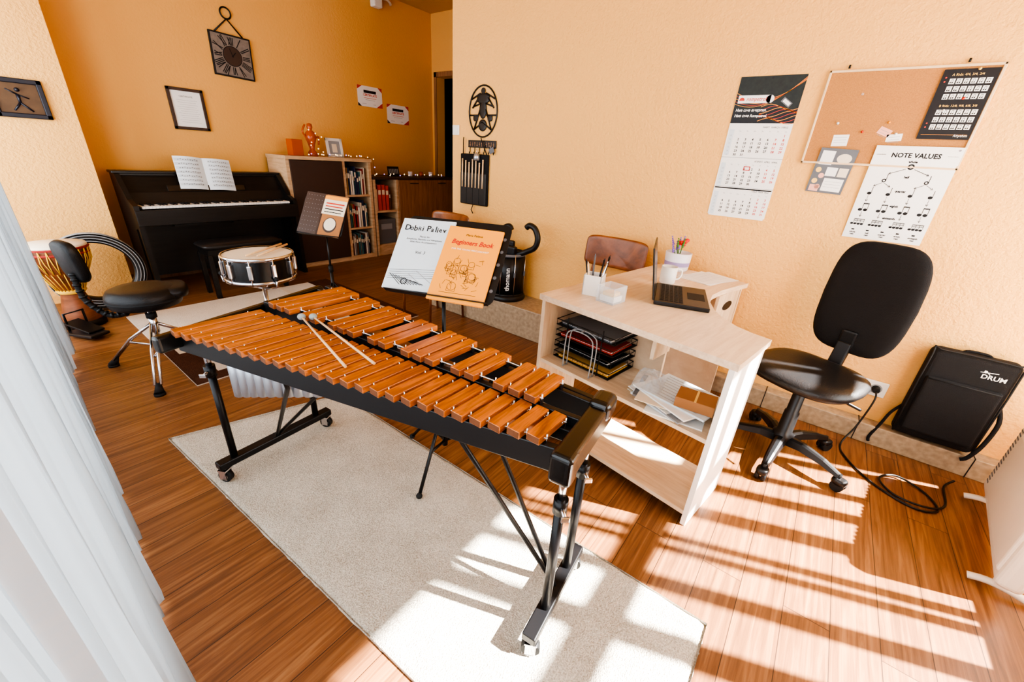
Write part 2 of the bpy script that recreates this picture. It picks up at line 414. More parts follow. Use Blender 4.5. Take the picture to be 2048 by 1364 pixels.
rr(x0+.0,x0+.14,y0,y0+.75,M_r2,.0102); rr(x1-.2,x1,y0,y1,M_r2,.0102); rr(x0+.14,x0+.36,y0,y0+.10,M_r2,.0103); rr(x1-.5,x1-.2,y0,y0+.14,M_r2,.0103)
rr(x1-.42,x1-.08,y0+.25,y0+.45,M_r3,.0111); rr(x1-.38,x1-.12,y0+.29,y0+.41,M_r2,.0118); rr(x0+.06,x0+.34,y0+.5,y0+.62,M_r3,.0111); rr(x0+.09,x0+.3,y0+.53,y0+.59,M_r2,.0118)
rr(x1-.5,x1-.46,y0,y1,M_r3,.0109)
r.top('rug','light taupe and dark brown patterned rug under the snare drum','rug')

# ---------------------------------------------------------------- curtain
def curtain():
    base=[(-.17,-.95),(-.15,-.4),(-.12,0),(-.088,.3),(-.055,.6),(-.022,1.02),(-.008,1.3),(.012,1.58),(.004,1.70),(.026,1.86),(.018,2.1),(.052,2.6),(.050,2.8),(.10,3.2),(.15,3.6)]
    n=1500; vs=[];fs=[]; levels=[2.75,2.2,1.7,1.2,.8,.5,.3,.15,.06,.015]
    def bx(y):
        for (xa,ya),(xb,yb) in zip(base,base[1:]):
            if y<=yb: return xa+(xb-xa)*(y-ya)/(yb-ya)
        return base[-1][0]
    def fold(t): return (1-abs(math.sin(t*.5))**.6)*2-1
    for i in range(n+1):
        y=-.95+4.55*i/n
        for k,z in enumerate(levels):
            g=(1-z/2.75)
            ph=y*2*PI/.062+1.6*math.sin(y*3.7)+.7*math.sin(z*1.3+y*2)
            ph2=y*2*PI/.29+.9*math.sin(y*1.9+1)+.3*z
            x=bx(y)+(.010+.006*g)*fold(ph)+(.008+.014*g)*math.sin(ph2)+.003*math.sin(y*151+z)
            vs.append((x,y+.010*math.sin(ph*.5+z),z+(.012*math.sin(ph2+.8) if k==len(levels)-1 else 0)))
    L=len(levels)
    for i in range(n):
        for k in range(L-1): fs.append([i*L+k,(i+1)*L+k,(i+1)*L+k+1,i*L+k+1])
    mb=MB().add(vs,fs,M_sheer,True)
    t=thing('curtain','sheer white floor-length curtain with soft vertical folds','curtain',(0,1.3,0))
    mb.part('curtain_panel',t)
    MB().tube([(-.05,-1.0,2.78),(.02,1.3,2.78),(.15,3.65,2.78)],.012,M_white).part('curtain_rod',t)
curtain()

# ---------------------------------------------------------------- xylophone
X=thing('xylophone','large concert xylophone with orange-brown rosewood bars on a black wheeled frame','xylophone',(.6,1.0,0))
def lerp(a,b,t): return a+(b-a)*t
YS,YE=1.545,.385; PN=(YS-YE)/25
def tY(y): return (YS-y)/(YS-YE)
def nf(y): return lerp(.290,.632,tY(y))
def nb(y): return lerp(.562,.752,tY(y))
def af(y): return lerp(.585,.742,tY(y))
def ab(y): return lerp(.880,.872,tY(y))
ZB=.722
def bar(x0,x1,y,w,z,lab):
    mb=MB(); t=.020
    mb.bx(x0,x1,y-w/2,y+w/2,z-t,z,M_bar,bev=.0016)
    mb.bx(x0-.0004,x0+.001,y-w/2+.002,y+w/2-.002,z-t+.002,z-.002,M_barend)
    for px in (x0+.12*(x1-x0)+.006,x1-.12*(x1-x0)-.006):
        mb.cyl((px,y-w/2-.0022,z-t*.5),(px,y+w/2+.0022,z-t*.5),.0020,M_chrome,seg=8)
    return mb.part('wooden_bar',X)
for i in range(26):
    y=YS-PN*i; w=lerp(.0392,.0358,i/25); bar(nf(y),nb(y),y,w,ZB,'')
acc=[0,1,2,4,5,7,8,9,11,12,14,15,16,18,19,21,22,23]
for i in acc:
    y=YS+.012-PN*(i+.5); w=lerp(.0392,.0358,i/25); bar(af(y),ab(y),y,w,ZB+.026,'')
def rail(p0,p1,w,z0,z1,name='rail'):
    mb=MB(); a=Vector((p0[0],p0[1],(z0+z1)/2)); b=Vector((p1[0],p1[1],(z0+z1)/2)); d=b-a
    R=Matrix.Rotation(math.atan2(d.y,d.x),3,'Z'); mb.box((a+b)/2,(d.length,w,z1-z0),M_black,R,bev=.003); return mb.part(name,X)
YA,YZ=1.60,.33
g1=lambda y:nf(y)+.14*(nb(y)-nf(y)); g2=lambda y:nb(y)-.14*(nb(y)-nf(y)); g3=lambda y:af(y)+.14*(ab(y)-af(y)); g4=lambda y:ab(y)-.14*(ab(y)-af(y))
rail((g1(YA),YA),(g1(YZ),YZ),.020,.630,.699,'front_rail')
rail((g2(YA),YA),(g2(YZ),YZ),.018,.66,.697)
rail((g3(YA+.05),YA+.05),(g3(YZ),YZ),.018,.66,.722)
rail((g4(YA+.06),YA+.06),(g4(YZ),YZ),.018,.66,.722)
rail((.895,1.70),(.885,.33),.020,.655,.715,'back_rail')
sp=MB()
for f,zt,ix in ((g1,.724,range(27)),(g2,.724,range(27))):
    for i in ix:
        y=YS+PN/2-PN*i
        sp.cyl((f(y),y,.69),(f(y),y,zt),.0018,M_chrome,seg=6)
for f in (g3,g4):
    for i in range(25):
        y=YS+.012-PN*i
        sp.cyl((f(y),y,.715),(f(y),y,.750),.0020,M_chrome,seg=6); sp.bx(f(y)-.005,f(y)+.005,y-.002,y+.002,.715,.735,M_black)
o=sp.part('bar_posts',X,label='small chrome posts holding the cord'); o['kind']='stuff'
for f,z_,ya,yz in ((g1,.712,1.57,.36),(g2,.712,1.57,.36),(g3,.738,1.58,.44),(g4,.738,1.58,.44)):
    MB().tube([(f(ya),ya,z_),(f(yz),yz,z_)],.0014,M_paper,seg=6).part('cord',X,label='white suspension cord')
e=MB()
e.M=Matrix.Translation((.757,.316,0))@Matrix.Rotation(math.radians(7),4,'Z')
e.box((0,0,.688),(.30,.050,.074),M_gloss,bev=.012,seg=4)
e.box((.115,-.002,.710),(.085,.058,.060),M_gloss,bev=.018,seg=4)
e.box((-.125,.0,.684),(.05,.054,.080),M_gloss,bev=.012,seg=4)
e.part('end_block',X)
e=MB(); e.M=Matrix.Translation((.565,1.650,0))@Matrix.Rotation(math.atan2(.17,.62),4,'Z')
e.box((0,0,.680),(.67,.034,.058),M_gloss,bev=.010,seg=3)
e.part('end_block',X)
for i in range(26):
    y=YS-PN*i; xc=lerp(.43,.69,i/25); L=lerp(.235,.065,i/11) if i<12 else .022
    mb=MB(); z0=.655-L; rr_=.0215
    mb.lathe([(rr_-.002,z0),(rr_,z0+.002),(rr_,.656),(rr_-.002,.656),(rr_-.002,z0+.01)],(xc,y,0),M_silver,seg=16); mb.disc((xc,y,z0+.002),rr_-.001,M_silver,seg=16)
    mb.part('resonator_tube',X)
for i in list(range(0,24)):
    y=YS+.012-PN*(i+.5); xc=(af(y)+ab(y))/2-.02; L=lerp(.16,.03,min(1,i/14)); gap=i not in acc
    mb=MB(); zt=.712 if gap else .69
    r0=.0225 if gap else .019
    mb.lathe([(r0-.003,zt-L),(r0,zt-L),(r0,zt),(r0-.003,zt+.001),(r0-.003,zt-L+.01)],(xc,y,0),M_black if gap else M_silver,seg=20); mb.disc((xc,y,zt-L+.012),r0-.002,M_black,seg=16)
    mb.part('resonator_tube',X)
def wheel(mb,x,y,r=.026,a=0):
    c=math.cos(a);s=math.sin(a)
    mb.cyl((x-.011*c,y-.011*s,r),(x+.011*c,y+.011*s,r),r,M_rubber,seg=20)
    mb.cyl((x-.013*c,y-.013*s,r),(x+.013*c,y+.013*s,r),r*.55,M_chrome,seg=14)
    mb.box((x-.016*c,y-.016*s,r+.010),(.003,.03,.044),M_chrome,Matrix.Rotation(a,3,'Z')); mb.box((x+.016*c,y+.016*s,r+.010),(.003,.03,.044),M_chrome,Matrix.Rotation(a,3,'Z'))
    mb.box((x,y,2*r+.004),(.036,.036,.006),M_chrome,Matrix.Rotation(a,3,'Z'))
    mb.cyl((x,y,2*r),(x,y,2*r+.016),.009,M_chrome,seg=10)
for (ax,ay),(bx_,by),posts,zt in (((.34,1.655),(.80,1.70),((.385,1.66),(.75,1.695)),.65),((.62,.315),(.93,.355),((.70,.325),(.855,.345)),.655)):
    mb=MB(); a=Vector((ax-.02,ay,.082)); b=Vector((bx_+.02,by,.082)); d=b-a
    mb.box((a+b)/2,(d.length,.042,.030),M_metalb,Matrix.Rotation(math.atan2(d.y,d.x),3,'Z'),bev=.004); mb.part('foot_bar',X)
    for p in ((ax,ay),(bx_,by)):
        mb=MB(); wheel(mb,p[0],p[1],.027,.5); mb.part('caster',X,label='chrome caster with black tyre')
    for p in posts:
        mb=MB(); mb.cyl((p[0],p[1],.09),(p[0],p[1],.50),.0135,M_metalb); mb.cyl((p[0],p[1],.48),(p[0],p[1],zt),.0105,M_chrome)
        mb.cyl((p[0],p[1],.475),(p[0],p[1],.52),.019,M_metalb); mb.cyl((p[0]-.03,p[1]-.03,.50),(p[0],p[1],.50),.005,M_chrome,seg=8)
        mb.box((p[0]-.034,p[1]-.034,.50),(.006,.022,.016),M_chrome,Matrix.Rotation(.8,3,'Z'),bev=.002)
        mb.cyl((p[0],p[1],.61),(p[0],p[1],.64),.017,M_metalb)
        mb.part('leg',X)
mb=MB(); mb.tube([(.64,.72,.635),(.66,.66,.58),(.775,.34,.095)],.0075,M_metalb); mb.tube([(.80,.72,.655),(.79,.66,.58),(.775,.34,.095)],.0075,M_metalb); mb.part('brace',X)
mb=MB(); mb.tube([(.44,1.16,.635),(.46,1.2,.58),(.56,1.67,.095)],.0075,M_metalb); mb.tube([(.74,1.16,.655),(.70,1.22,.58),(.56,1.67,.095)],.0075,M_metalb); mb.part('brace',X)
mb=MB(); mb.tube([(.385,1.66,.595),(.62,.95,.595),(.70,.325,.595)],.0075,M_metalb); mb.tube([(.75,1.69,.60),(.855,.345,.60)],.0075,M_metalb); mb.part('stretcher',X)
X.location.z=.014
for (hx,hy),(ex,ey),zz in (((.595,1.325),(.520,.945),.757),((.622,1.300),(.585,.905),.757)):
    t=thing('mallet','maple-handled mallet with grey head resting on the wooden bars','mallet',(hx,hy,zz),group='pair of mallets on the xylophone')
    mb=MB(); mb.cyl((hx,hy,zz+.008),(ex,ey,zz-.013),.0032,M_stick,r2=.0042,seg=10); mb.part('mallet_handle',t)
    mb=MB(); mb.sph((hx,hy,zz+.008),.0135,M_blued,(1,1,.85)); mb.part('mallet_head',t)

# ---------------------------------------------------------------- music stand + books
def music_stand(loc,bc,yaw,tilt,w,h,label,feet,lift=0):
    t=thing('music_stand',label,'music stand',(loc[0],loc[1],0))
    B=Matrix.Translation(bc)@Matrix.Rotation(yaw,4,'Z')@Matrix.Rotation(tilt,4,'X')
    mb=MB(); mb.M=B; pts=[]
    rad=.03
    for cx,cy,a0 in ((w/2-rad,h/2-rad,0),(-w/2+rad,h/2-rad,90),(-w/2+rad,-h/2+rad,180),(w/2-rad,-h/2+rad,270)):
        for k in range(5): a=math.radians(a0+22.5*k); pts.append((cx+rad*math.cos(a),cy+rad*math.sin(a)))
    mb.prism(pts,-.003,0,M_black)
    mb.box((0,-h/2+.002,.012),(w*.94,.003,.026),M_black,bev=.001)
    for k in range(5): 
        mb.disc((w/2-.018,-h/2+.06+k*.055,.0006),.007,M_gcard,seg=14)
    mb.part('stand_desk',t)
    mb=MB(); top=B@Vector((0,-.02,-.03))
    mb.cyl((loc[0],loc[1],.30),(loc[0],loc[1],top.z-.08),.008,M_metalb); mb.tube([(loc[0],loc[1],top.z-.1),(loc[0],loc[1],top.z-.04),top],.009,M_metalb)
    mb.cyl((loc[0],loc[1],.09),(loc[0],loc[1],.42),.0125,M_metalb); mb.cyl((loc[0],loc[1],.40),(loc[0],loc[1],.45),.018,M_rubber)
    mb.box(tuple(B@Vector((0,0,-.012))),(.06,.06,.02),M_metalb,B.to_3x3(),bev=.003)
    mb.part('pole',t)
    for fx,fy in feet:
        mb=MB(); d=Vector((fx-loc[0],fy-loc[1],0)); q=Vector((loc[0],loc[1],lift))
        mb.tube([q+Vector((0,0,.30))+d*.04,q+d*.5+Vector((0,0,.16)),q+d+Vector((0,0,.013))],.0075,M_metalb)
        mb.tube([q+Vector((0,0,.10)),q+d*.55+Vector((0,0,.145))],.006,M_metalb)
        mb.sph((fx,fy,.0135+lift),.013,M_rubber); mb.part('leg',t)
    return t,B
t,B=music_stand((1.03,1.09),(1.082,1.118,.935),math.radians(-68),math.radians(47),.44,.345,'black metal music stand holding two percussion books behind the xylophone', [(.79,.99),(1.02,1.31),(1.21,.93)],.013)
def cover(M,w,h,th,mc,label,draw,name='music_book'):
    mb=MB(); mb.bx(-w/2,w/2,-h/2,h/2,0,th*.25,mc); mb.bx(-w/2+.002,w/2-.002,-h/2+.002,h/2-.002,th*.25,th*.75,M_paper); mb.bx(-w/2,w/2,-h/2,h/2,th*.75,th,mc)
    mb.M=Matrix.Translation((0,0,th)); draw(mb,w,h)
    return mb.top(name,label,'book',M=M)
def d_paliev(mb,w,h):
    x=-w*.43
    for ch,dy,sz in (('D',0,.036),('o',.001,.031),('b',-.001,.035),('R',.001,.025),('i',0,.032),(' ',0,.03),('P',.001,.036),('a',0,.030),('l',0,.037),('i',-.001,.032),('e',.001,.029),('v',0,.031)):
        if ch!=' ': mb.text(ch,x,h*.33+dy,sz,M_print,bold=.0004 if ch!='R' else .0002)
        x+={'i':.0085,'l':.0085,' ':.010,'D':.023,'P':.019,'R':.0175,'b':.0185}.get(ch,.0170)
    mb.text('Pieces for',0,h*.235,.011,M_print,al='CENTER',shear=.2); mb.text('Xylophone, Marimba and Vibraphone',0,h*.195,.0100,M_print,al='CENTER',shear=.2); mb.text('With Piano Accompaniment',0,h*.155,.0100,M_print,al='CENTER',shear=.2)
    mb.text('Vol. 3',0,h*-.0,.018,M_print,al='CENTER',shear=.2)
    for k in range(5): mb.line(-w/2+.008,-h*.25-k*.009,w/2-.03,-h*.20-k*.009,.0012,M_print)
    for k in range(9): mb.line(-w/2+.015+k*.013,-h*.30-k*.003,-w/2+.07+k*.012,-h*.44+k*.001,.0022,M_print)
    for x,y in ((.01,-.075),(-.02,-.09)): mb.line(x,y,x+.07,y-.045,.002,M_gray)
    mb.lathe([(.010,.0009),(.013,.0009)],(-.03,-.122,0),M_print,seg=20)
def d_begin(mb,w,h):
    mb.text('Maria Palieva',0,h*.38,.013,M_print,al='CENTER',shear=.1)
    mb.text('Beginners Book',0,h*.26,.0285,M_red,al='CENTER',bold=.0006,shear=.25,sx=.92)
    mb.text('FOR THE YOUNG PERCUSSIONIST',0,h*.18,.0098,M_paper,al='CENTER')
    random.seed(3)
    for k in range(12):
        cx=random.uniform(-.065,.06); cy=random.uniform(-.10,.01); r0=random.uniform(.008,.018)
        mb.lathe([(r0-.0007,.0009),(r0+.0003,.0009)],(cx,cy,0),M_print,seg=20); mb.line(cx-r0,cy-.02,cx-r0,cy,.0010,M_print); mb.line(cx+r0,cy-.02,cx+r0,cy,.0010,M_print); mb.line(cx-r0,cy-.02,cx+r0,cy-.02,.0010,M_print)
    for k in range(40):
        x=random.uniform(-.07,.07);y=random.uniform(-.12,0.02);a=random.uniform(0,3); mb.line(x,y,x+.02*math.cos(a),y+.02*math.sin(a),.0010,M_print)
    mb.line(-.07,-.125,.075,-.122,.0012,M_print)
cover(B@Matrix.Translation((-.118,-.002,.001))@Matrix.Rotation(math.radians(1.5),4,'Z'),.225,.315,.005,M_teal,'pale grey xylophone music book resting on the black music stand',d_paliev)
cover(B@Matrix.Translation((.083,-.026,.0068))@Matrix.Rotation(math.radians(-1),4,'Z'),.222,.318,.009,M_orange,'orange beginners percussion book resting on the black music stand',d_begin)
t2,B2=music_stand((1.62,2.98),(1.585,2.93,.83),math.radians(-66),math.radians(60),.36,.30,'black music stand with an open percussion book near the snare drum',[(1.42,2.86),(1.62,3.2),(1.80,2.9)],.011)
def d_small(mb,w,h):
    mb.rect(-w/2+.002,-h/2+.002,-.004,h/2-.002,M_bdoor)
    for i in range(6):
        for j in range(9): mb.disc((-w/2+.02+i*.024,-h/2+.025+j*.033,.0010),.002,M_gray,seg=8)
    mb.rect(-.02,-h/2+.002,w/2-.002,h/2-.002,M_card); mb.rect(-.015,h*.02,w/2-.004,h*.47,M_cream,z=.0009); mb.rect(-.015,h*.38,w/2-.004,h*.47,M_orange,z=.0012)
    for k in range(4): mb.line(.005,h*(.29-.07*k),w/2-.02-.01*(k%2),h*(.29-.07*k),.010-.0016*k,M_redp if k<2 else M_print,z=.0014)
    mb.disc((w*.22,-h*.23,.0010),.056,M_bdoor,seg=24); mb.disc((w*.22,-h*.21,.0012),.048,M_cream,seg=24); mb.lathe([(.047,.0014),(.052,.0014)],(w*.22,-h*.21,0),M_bdoor,seg=24)
cover(B2@Matrix.Translation((-.0,.01,.0012))@Matrix.Rotation(-.06,4,'Z'),.35,.31,.006,M_bdoor,'open brown and cream snare drum study book on a music stand',d_small)

# ---------------------------------------------------------------- desk
O=Vector((1.39,.10,0)); th=math.atan2(-.153,.988)
DM=Matrix.Translation(O)@Matrix.Rotation(th,4,'Z')
D=thing('desk','light oak laminate desk with open front shelves and a curved cut-out','desk',M=DM)
poly=[(-.01,-.01),(.325,-.01),(.335,.06),(.36,.13),(.41,.20),(.49,.27),(.60,.335),(.72,.37),(.85,.375),(1.0,.36),(1.15,.34),(1.15,.87),(-.01,.87)]
mb=MB(); mb.prism(poly,.712,.738,M_deskt,M_deskt); mb.part('desktop',D,world=False)
mb=MB(); mb.bx(0,.32,0,.020,0,.712,M_edge,bev=.001); mb.part('side_panel',D,world=False,label='sunlit pale end panel')  # sunlight put into this panel's colour, whiter than the oak
mb=MB(); mb.bx(0,.32,.84,.86,0,.712,M_desk,bev=.001); mb.part('side_panel',D,world=False)
mb=MB(); mb.bx(.005,.315,.02,.84,.395,.413,M_desk); mb.part('shelf',D,world=False)
mb=MB(); mb.bx(.005,.315,.02,.84,.045,.063,M_desk); mb.part('shelf',D,world=False)
mb=MB(); mb.bx(.295,.312,.36,.84,.413,.712,M_desk); mb.bx(.15,.295,.345,.362,.56,.712,M_desk); mb.part('back_panel',D,world=False)
mb=MB(); mb.bx(.32,1.12,.82,.838,.35,.712,M_desk); mb.part('modesty_panel',D,world=False)
mb=MB(); mb.M=Matrix.Translation((1.12,.36,0))
mb.bx(-.0,.018,0,.48,0,.712,M_desk); mb.part('side_panel',D,world=False)
mb=MB(); mb.bx(.82,1.12,.365,.38,.50,.712,M_desk)
mb.prism([( .97+.065*math.cos(k*PI/10), .0+.024*math.sin(k*PI/10)) for k in range(20)],0,.002,M_dblack)  # dark oval plate stands for the shade inside the hand hole
for i in range(len(mb.v)-80,len(mb.v)):
    v=mb.v[i]; mb.v[i]=Vector((v.x,.3645-v.z,.635+v.y))
mb.part('drawer_front',D,world=False,label='pale drawer front with an oval hand hole shown by a dark plate')
def dm(x,y,z,a=0): return DM@Matrix.Translation((x,y,z))@Matrix.Rotation(a,4,'Z')
random.seed(5)
for k in range(4):
    t=thing('letter_tray','black wire-mesh letter tray stacked on the desk shelf','tray',M=dm(.178,.655,.4135+k*.056,random.uniform(-.03,.03)),group='stacked letter trays on the desk shelf')
    mb=MB(); W2,L2=.105,.160
    mb.bx(-W2,W2,-L2,L2,.004,.0055,M_metalb)
    for zz in (.006,.034):
        mb.tube([(-W2,-L2,zz),(W2,-L2,zz),(W2,L2,zz),(-W2,L2,zz)],.0025,M_metalb,closed=True,seg=6)
    for i in range(12):
        f=i/11; mb.cyl((-W2,-L2+2*L2*f,.005),(-W2,-L2+2*L2*f,.034),.0010,M_metalb,seg=5); mb.cyl((W2,-L2+2*L2*f,.005),(W2,-L2+2*L2*f,.034),.0010,M_metalb,seg=5)
    for sx in(-1,1):
        for sy in (-.6,.6): mb.cyl((sx*W2,sy*L2,.0),(sx*W2,sy*L2,.056),.003,M_metalb,seg=6)
    mb.part('tray_basket',t,world=False)
    c=[M_yelp,M_dblack,M_redp,M_gcard][k]
    mb=MB(); mb.bx(-.09,.085,-.145,.14,0,.005,c); mb.bx(-.086,.09,-.14,.145,.005,.010,M_paper); mb.bx(-.092,.082,-.138,.148,.010,.012,c)
    mb.top('folder',['yellow','black','red','dark grey'][k]+' document folder lying in a wire letter tray','folder',M=dm(.178,.655,.4200+k*.056,[.03,-.03,.04,-.03][k]))
t=thing('wire_rack','grey metal wire file rack in front of the letter trays','rack',M=dm(.024,.64,.4135))
mb=MB()
for dx in (0,.030): mb.tube([(dx,.075,0),(dx,.075,.15),(dx,.055,.19),(dx,.0,.20),(dx,-.055,.19),(dx,-.075,.15),(dx,-.075,0)],.003,M_gray,smooth=4)
mb.tube([(0,.075,.004),(.03,.075,.004)],.003,M_gray); mb.tube([(0,-.075,.004),(.03,-.075,.004)],.003,M_gray); mb.tube([(0,0,.2),(.03,0,.2)],.003,M_gray)
mb.part('wire_frame',t,world=False)
random.seed(9)
cols=[M_paper,M_cream,M_paperb,M_gray,M_paper,M_gcard,M_cream,M_paper,M_paperb]
z_=.4135
for k in range(9):
    th_=random.choice((.003,.006,.008)); w_,h_=random.choice(((.22,.28),(.20,.26),(.24,.22)))
    mb=MB(); mb.bx(-w_/2,w_/2,-h_/2,h_/2,0,th_,cols[k]); 
    if k==8:
        mb.M=Matrix.Translation((0,0,th_))
        for i in range(9): mb.line(-.09+i*.022,-.10,-.09+i*.022,.12,.003,M_gray)
    mb.top('paper_stack','loose papers and magazines piled untidily on the desk shelf','paper',M=dm(.135+random.uniform(-.02,.02),.215+random.uniform(-.035,.035),z_,random.uniform(-.35,.35)),group='loose papers on the desk shelf')
    z_+=th_+.0005
mb=MB(); mb.bx(-.05,.05,-.07,.07,0,.042,M_card,bev=.002); mb.bx(-.051,.051,-.004,.004,.0415,.0428,M_yel)
mb.top('cardboard_box','small brown cardboard box on the pile of papers','box',M=dm(.10,.12,z_,.25))
def crumple(M,sx,sy,sz,m,seed,name,label,cat):
    random.seed(seed); vs=[];fs=[];n=12
    for i in range(n+1):
        for j in range(n+1):
            u=i/n*2-1;v=j/n*2-1; h=max(0,(1-u*u)*(1-v*v))**.4
            vs.append((u*sx+random.uniform(-.004,.004),v*sy+random.uniform(-.004,.004),max(.0005,sz*h*(.55+.45*random.random()))))
    for i in range(n):
        for j in range(n): a=i*(n+1)+j; fs.append([a,a+n+1,a+n+2,a+1])
    mb=MB().add(vs,fs,m,False); mb.add([(-sx,-sy,.0003),(sx,-sy,.0003),(sx,sy,.0003),(-sx,sy,.0003)],[[0,1,2,3]],m); return mb.top(name,label,cat,M=M)
crumple(dm(.13,.33,z_,.3),.09,.06,.05,M_clear,3,'plastic_bag','crumpled clear plastic bag on the pile of papers','bag')
ZD=.738
t=thing('pencil_cup','white wooden desk organizer holding pens','pen holder',(1.705,.79,ZD),rz=.2)
mb=MB(); 
for a,b,c,d in ((-.042,-.036,-.042,.042),(.036,.042,-.042,.042),(-.042,.042,-.042,-.036),(-.042,.042,.036,.042)): mb.bx(a,b,c,d,0,.095,M_edge,bev=.001)
mb.bx(-.04,.04,-.04,.04,0,.005,M_edge); mb.part('cup_body',t,world=False)
for k,(px,py,dx,dy,m_) in enumerate(((-.02,.01,-.02,.02,M_stick),(.01,-.01,.02,-.015,M_dblack),(.02,.015,.03,.01,M_gcard),(0,.02,.0,.03,M_dblack),(-.01,-.02,-.01,-.03,M_chrome),(.025,-.02,.035,-.02,M_black))):
    p=MB(); p.cyl((px,py,.006),(px+dx,py+dy,.145+.01*(k%3)),.0045,m_,seg=8); p.cyl((px+dx,py+dy,.145+.01*(k%3)),(px+dx*1.1,py+dy*1.1,.157+.01*(k%3)),.0045,m_,r2=.001,seg=8)
    p.top('pen',['light wooden pencil','black pen','grey pen','black pen','metal pen','black marker'][k]+' standing in the desk organizer','pen',M=Matrix.Translation((1.705,.79,ZD))@Matrix.Rotation(.2,4,'Z'),group='pens in the desk organizer')
t=thing('acrylic_box','clear acrylic note box on the desk','box',(1.665,.68,ZD),rz=-.15)
mb=MB()
for a,b,c,d in ((-.05,-.047,-.045,.045),(.047,.05,-.045,.045),(-.05,.05,-.045,-.042),(-.05,.05,.042,.045)): mb.bx(a,b,c,d,0,.075,M_clear)
mb.bx(-.05,.05,-.045,.045,0,.003,M_clear); mb.part('box_body',t,world=False)
mb=MB(); mb.bx(-.035,.035,-.035,.035,.004,.03,M_paper); mb.top('note_block','white memo block inside the acrylic box','note pad',M=Matrix.Translation((1.665,.68,ZD))@Matrix.Rotation(-.15,4,'Z'))
mb=MB(); mb.bx(-.028,.028,-.028,.028,.031,.045,M_yel); mb.top('sticky_note_pad','orange sticky note pad on the memo block','note pad',M=Matrix.Translation((1.665,.68,ZD))@Matrix.Rotation(-.1,4,'Z'))
LM=frameM((1.77,.52,ZD),(math.cos(.30),math.sin(.30),0),(-math.sin(.30),math.cos(.30),0),(0,0,1))
t=thing('laptop','open black laptop on the desk','laptop',M=LM)
mb=MB(); mb.bx(0,.335,-.235,0,.002,.020,M_black,bev=.004); mb.bx(.02,.315,-.125,-.02,.0195,.0207,M_dblack); mb.bx(.11,.22,-.22,-.145,.0195,.0206,M_rubber); mb.part('laptop_base',t,world=False)
mb=MB()
for rr_ in range(5):
    for k in range(14):
        mb.bx(.024+k*.0207,.041+k*.0207,-.122+rr_*.020,-.106+rr_*.020,.0205,.0225,M_rubber)
o=mb.part('keyboard',t,world=False)
mb=MB(); mb.M=Matrix.Translation((0,0,.02))@Matrix.Rotation(math.radians(-10),4,'X'); mb.bx(0,.335,0,.007,0,.23,M_black,bev=.003); mb.bx(.01,.325,-.0006,.001,.015,.22,M_screen); mb.part('laptop_screen',t,world=False)
t=thing('mug','white mug on the desk behind the laptop','mug',(2.20,.60,ZD))
mb=MB(); mb.lathe([(.0,.0),(.036,.0),(.040,.006),(.042,.09),(.039,.091),(.037,.01),(.0,.008)],(0,0,0),M_white,seg=28)
mb.part('mug_body',t,world=False)
mb=MB(); mb.tube([(.035,-.02,.075),(.06,-.045,.07),(.065,-.05,.045),(.055,-.04,.02),(.032,-.018,.018)],.005,M_white,smooth=4); mb.part('handle',t,world=False)
t=thing('flower_pot','lilac and white pot with lavender and red flowers','potted plant',(2.56,.665,ZD))
mb=MB(); mb.lathe([(0,0),(.062,0),(.070,.01),(.076,.105),(.07,.108),(.066,.09),(0,.09)],(0,0,0),M_pot,seg=32); mb.lathe([(.0715,.03),(.0735,.055)],(0,0,0),M_lilac,seg=32); mb.part('pot',t,world=False)
mb=MB(); random.seed(12)
for k in range(9):
    a=random.uniform(0,6.28); q=random.uniform(.01,.045); h=random.uniform(.16,.215)
    mb.tube([(q*.5*math.cos(a),q*.5*math.sin(a),.09),(q*1.1*math.cos(a),q*1.1*math.sin(a),h-.05)],.002,M_leaf,seg=5)
    for j in range(5): mb.sph((q*(1.1+.1*j)*math.cos(a),q*(1.1+.1*j)*math.sin(a),h-.05+.011*j),.008-.0008*j,M_lav if k%3 else M_leaf,seg=7,rings=5)
mb.part('lavender',t,world=False)
mb=MB()
for k in range(6): mb.sph((.02*math.cos(k),.02*math.sin(k)-.01,.15+.006*k),.014,M_redf,(1,1,.8),seg=8,rings=6)
mb.part('red_flower',t,world=False)
for k,(x,y,a) in enumerate(((2.49,.47,-.25),(2.50,.46,-.42))):
    mb=MB(); mb.bx(-.14,.14,-.10,.10,0,.001,M_paper); mb.M=Matrix.Translation((0,0,.001))
    if k:
        for i in range(8): mb.line(-.12,.08-i*.018,.10,.08-i*.018,.0015,M_gray)
    mb.top('paper_sheet','white printed sheet lying on the desk','paper',M=Matrix.Translation((x,y,ZD+.0005+.0015*k))@Matrix.Rotation(a,4,'Z'),group='printed sheets on the desk')

# ---------------------------------------------------------------- wooden chairs
def wchair(loc,rz,label,M_=M_ply):
    t=thing('wooden_chair',label,'chair',(loc[0],loc[1],loc[2]),rz=rz)
    mb=MB(); mb.pad(.38,.40,.018,M_,n=5,T=Matrix.Translation((0,0,.45))); mb.part('seat',t,world=False)
    def bend(p): return Vector((-.20+ -.03*(1-(p.y/.2)**2)-.02*(p.x/.2),p.y,.765+p.x))+Vector((p.z,0,0))
    mb=MB(); mb.pad(.20,.43,.016,M_,n=7,bend=bend); mb.part('backrest',t,world=False)
    for sx,sy in ((.16,.16),(.16,-.16),(-.17,.16),(-.17,-.16)):
        mb=MB()
        if sx<0: mb.tube([(sx-.03,sy,0.0),(sx,sy,.44),(sx-.055,sy*.95,.68),(sx-.065,sy*.9,.74)],.010,M_ply)
        else: mb.tube([(sx+.02,sy,0.0),(sx,sy,.44)],.011,M_ply)
        mb.part('leg',t,world=False)
    return t
wchair((2.34,1.06,0),PI,'dark brown plywood chair standing beside the desk')
wchair((2.20,2.46,0),PI,'brown plywood chair standing by the wall behind the music stand')

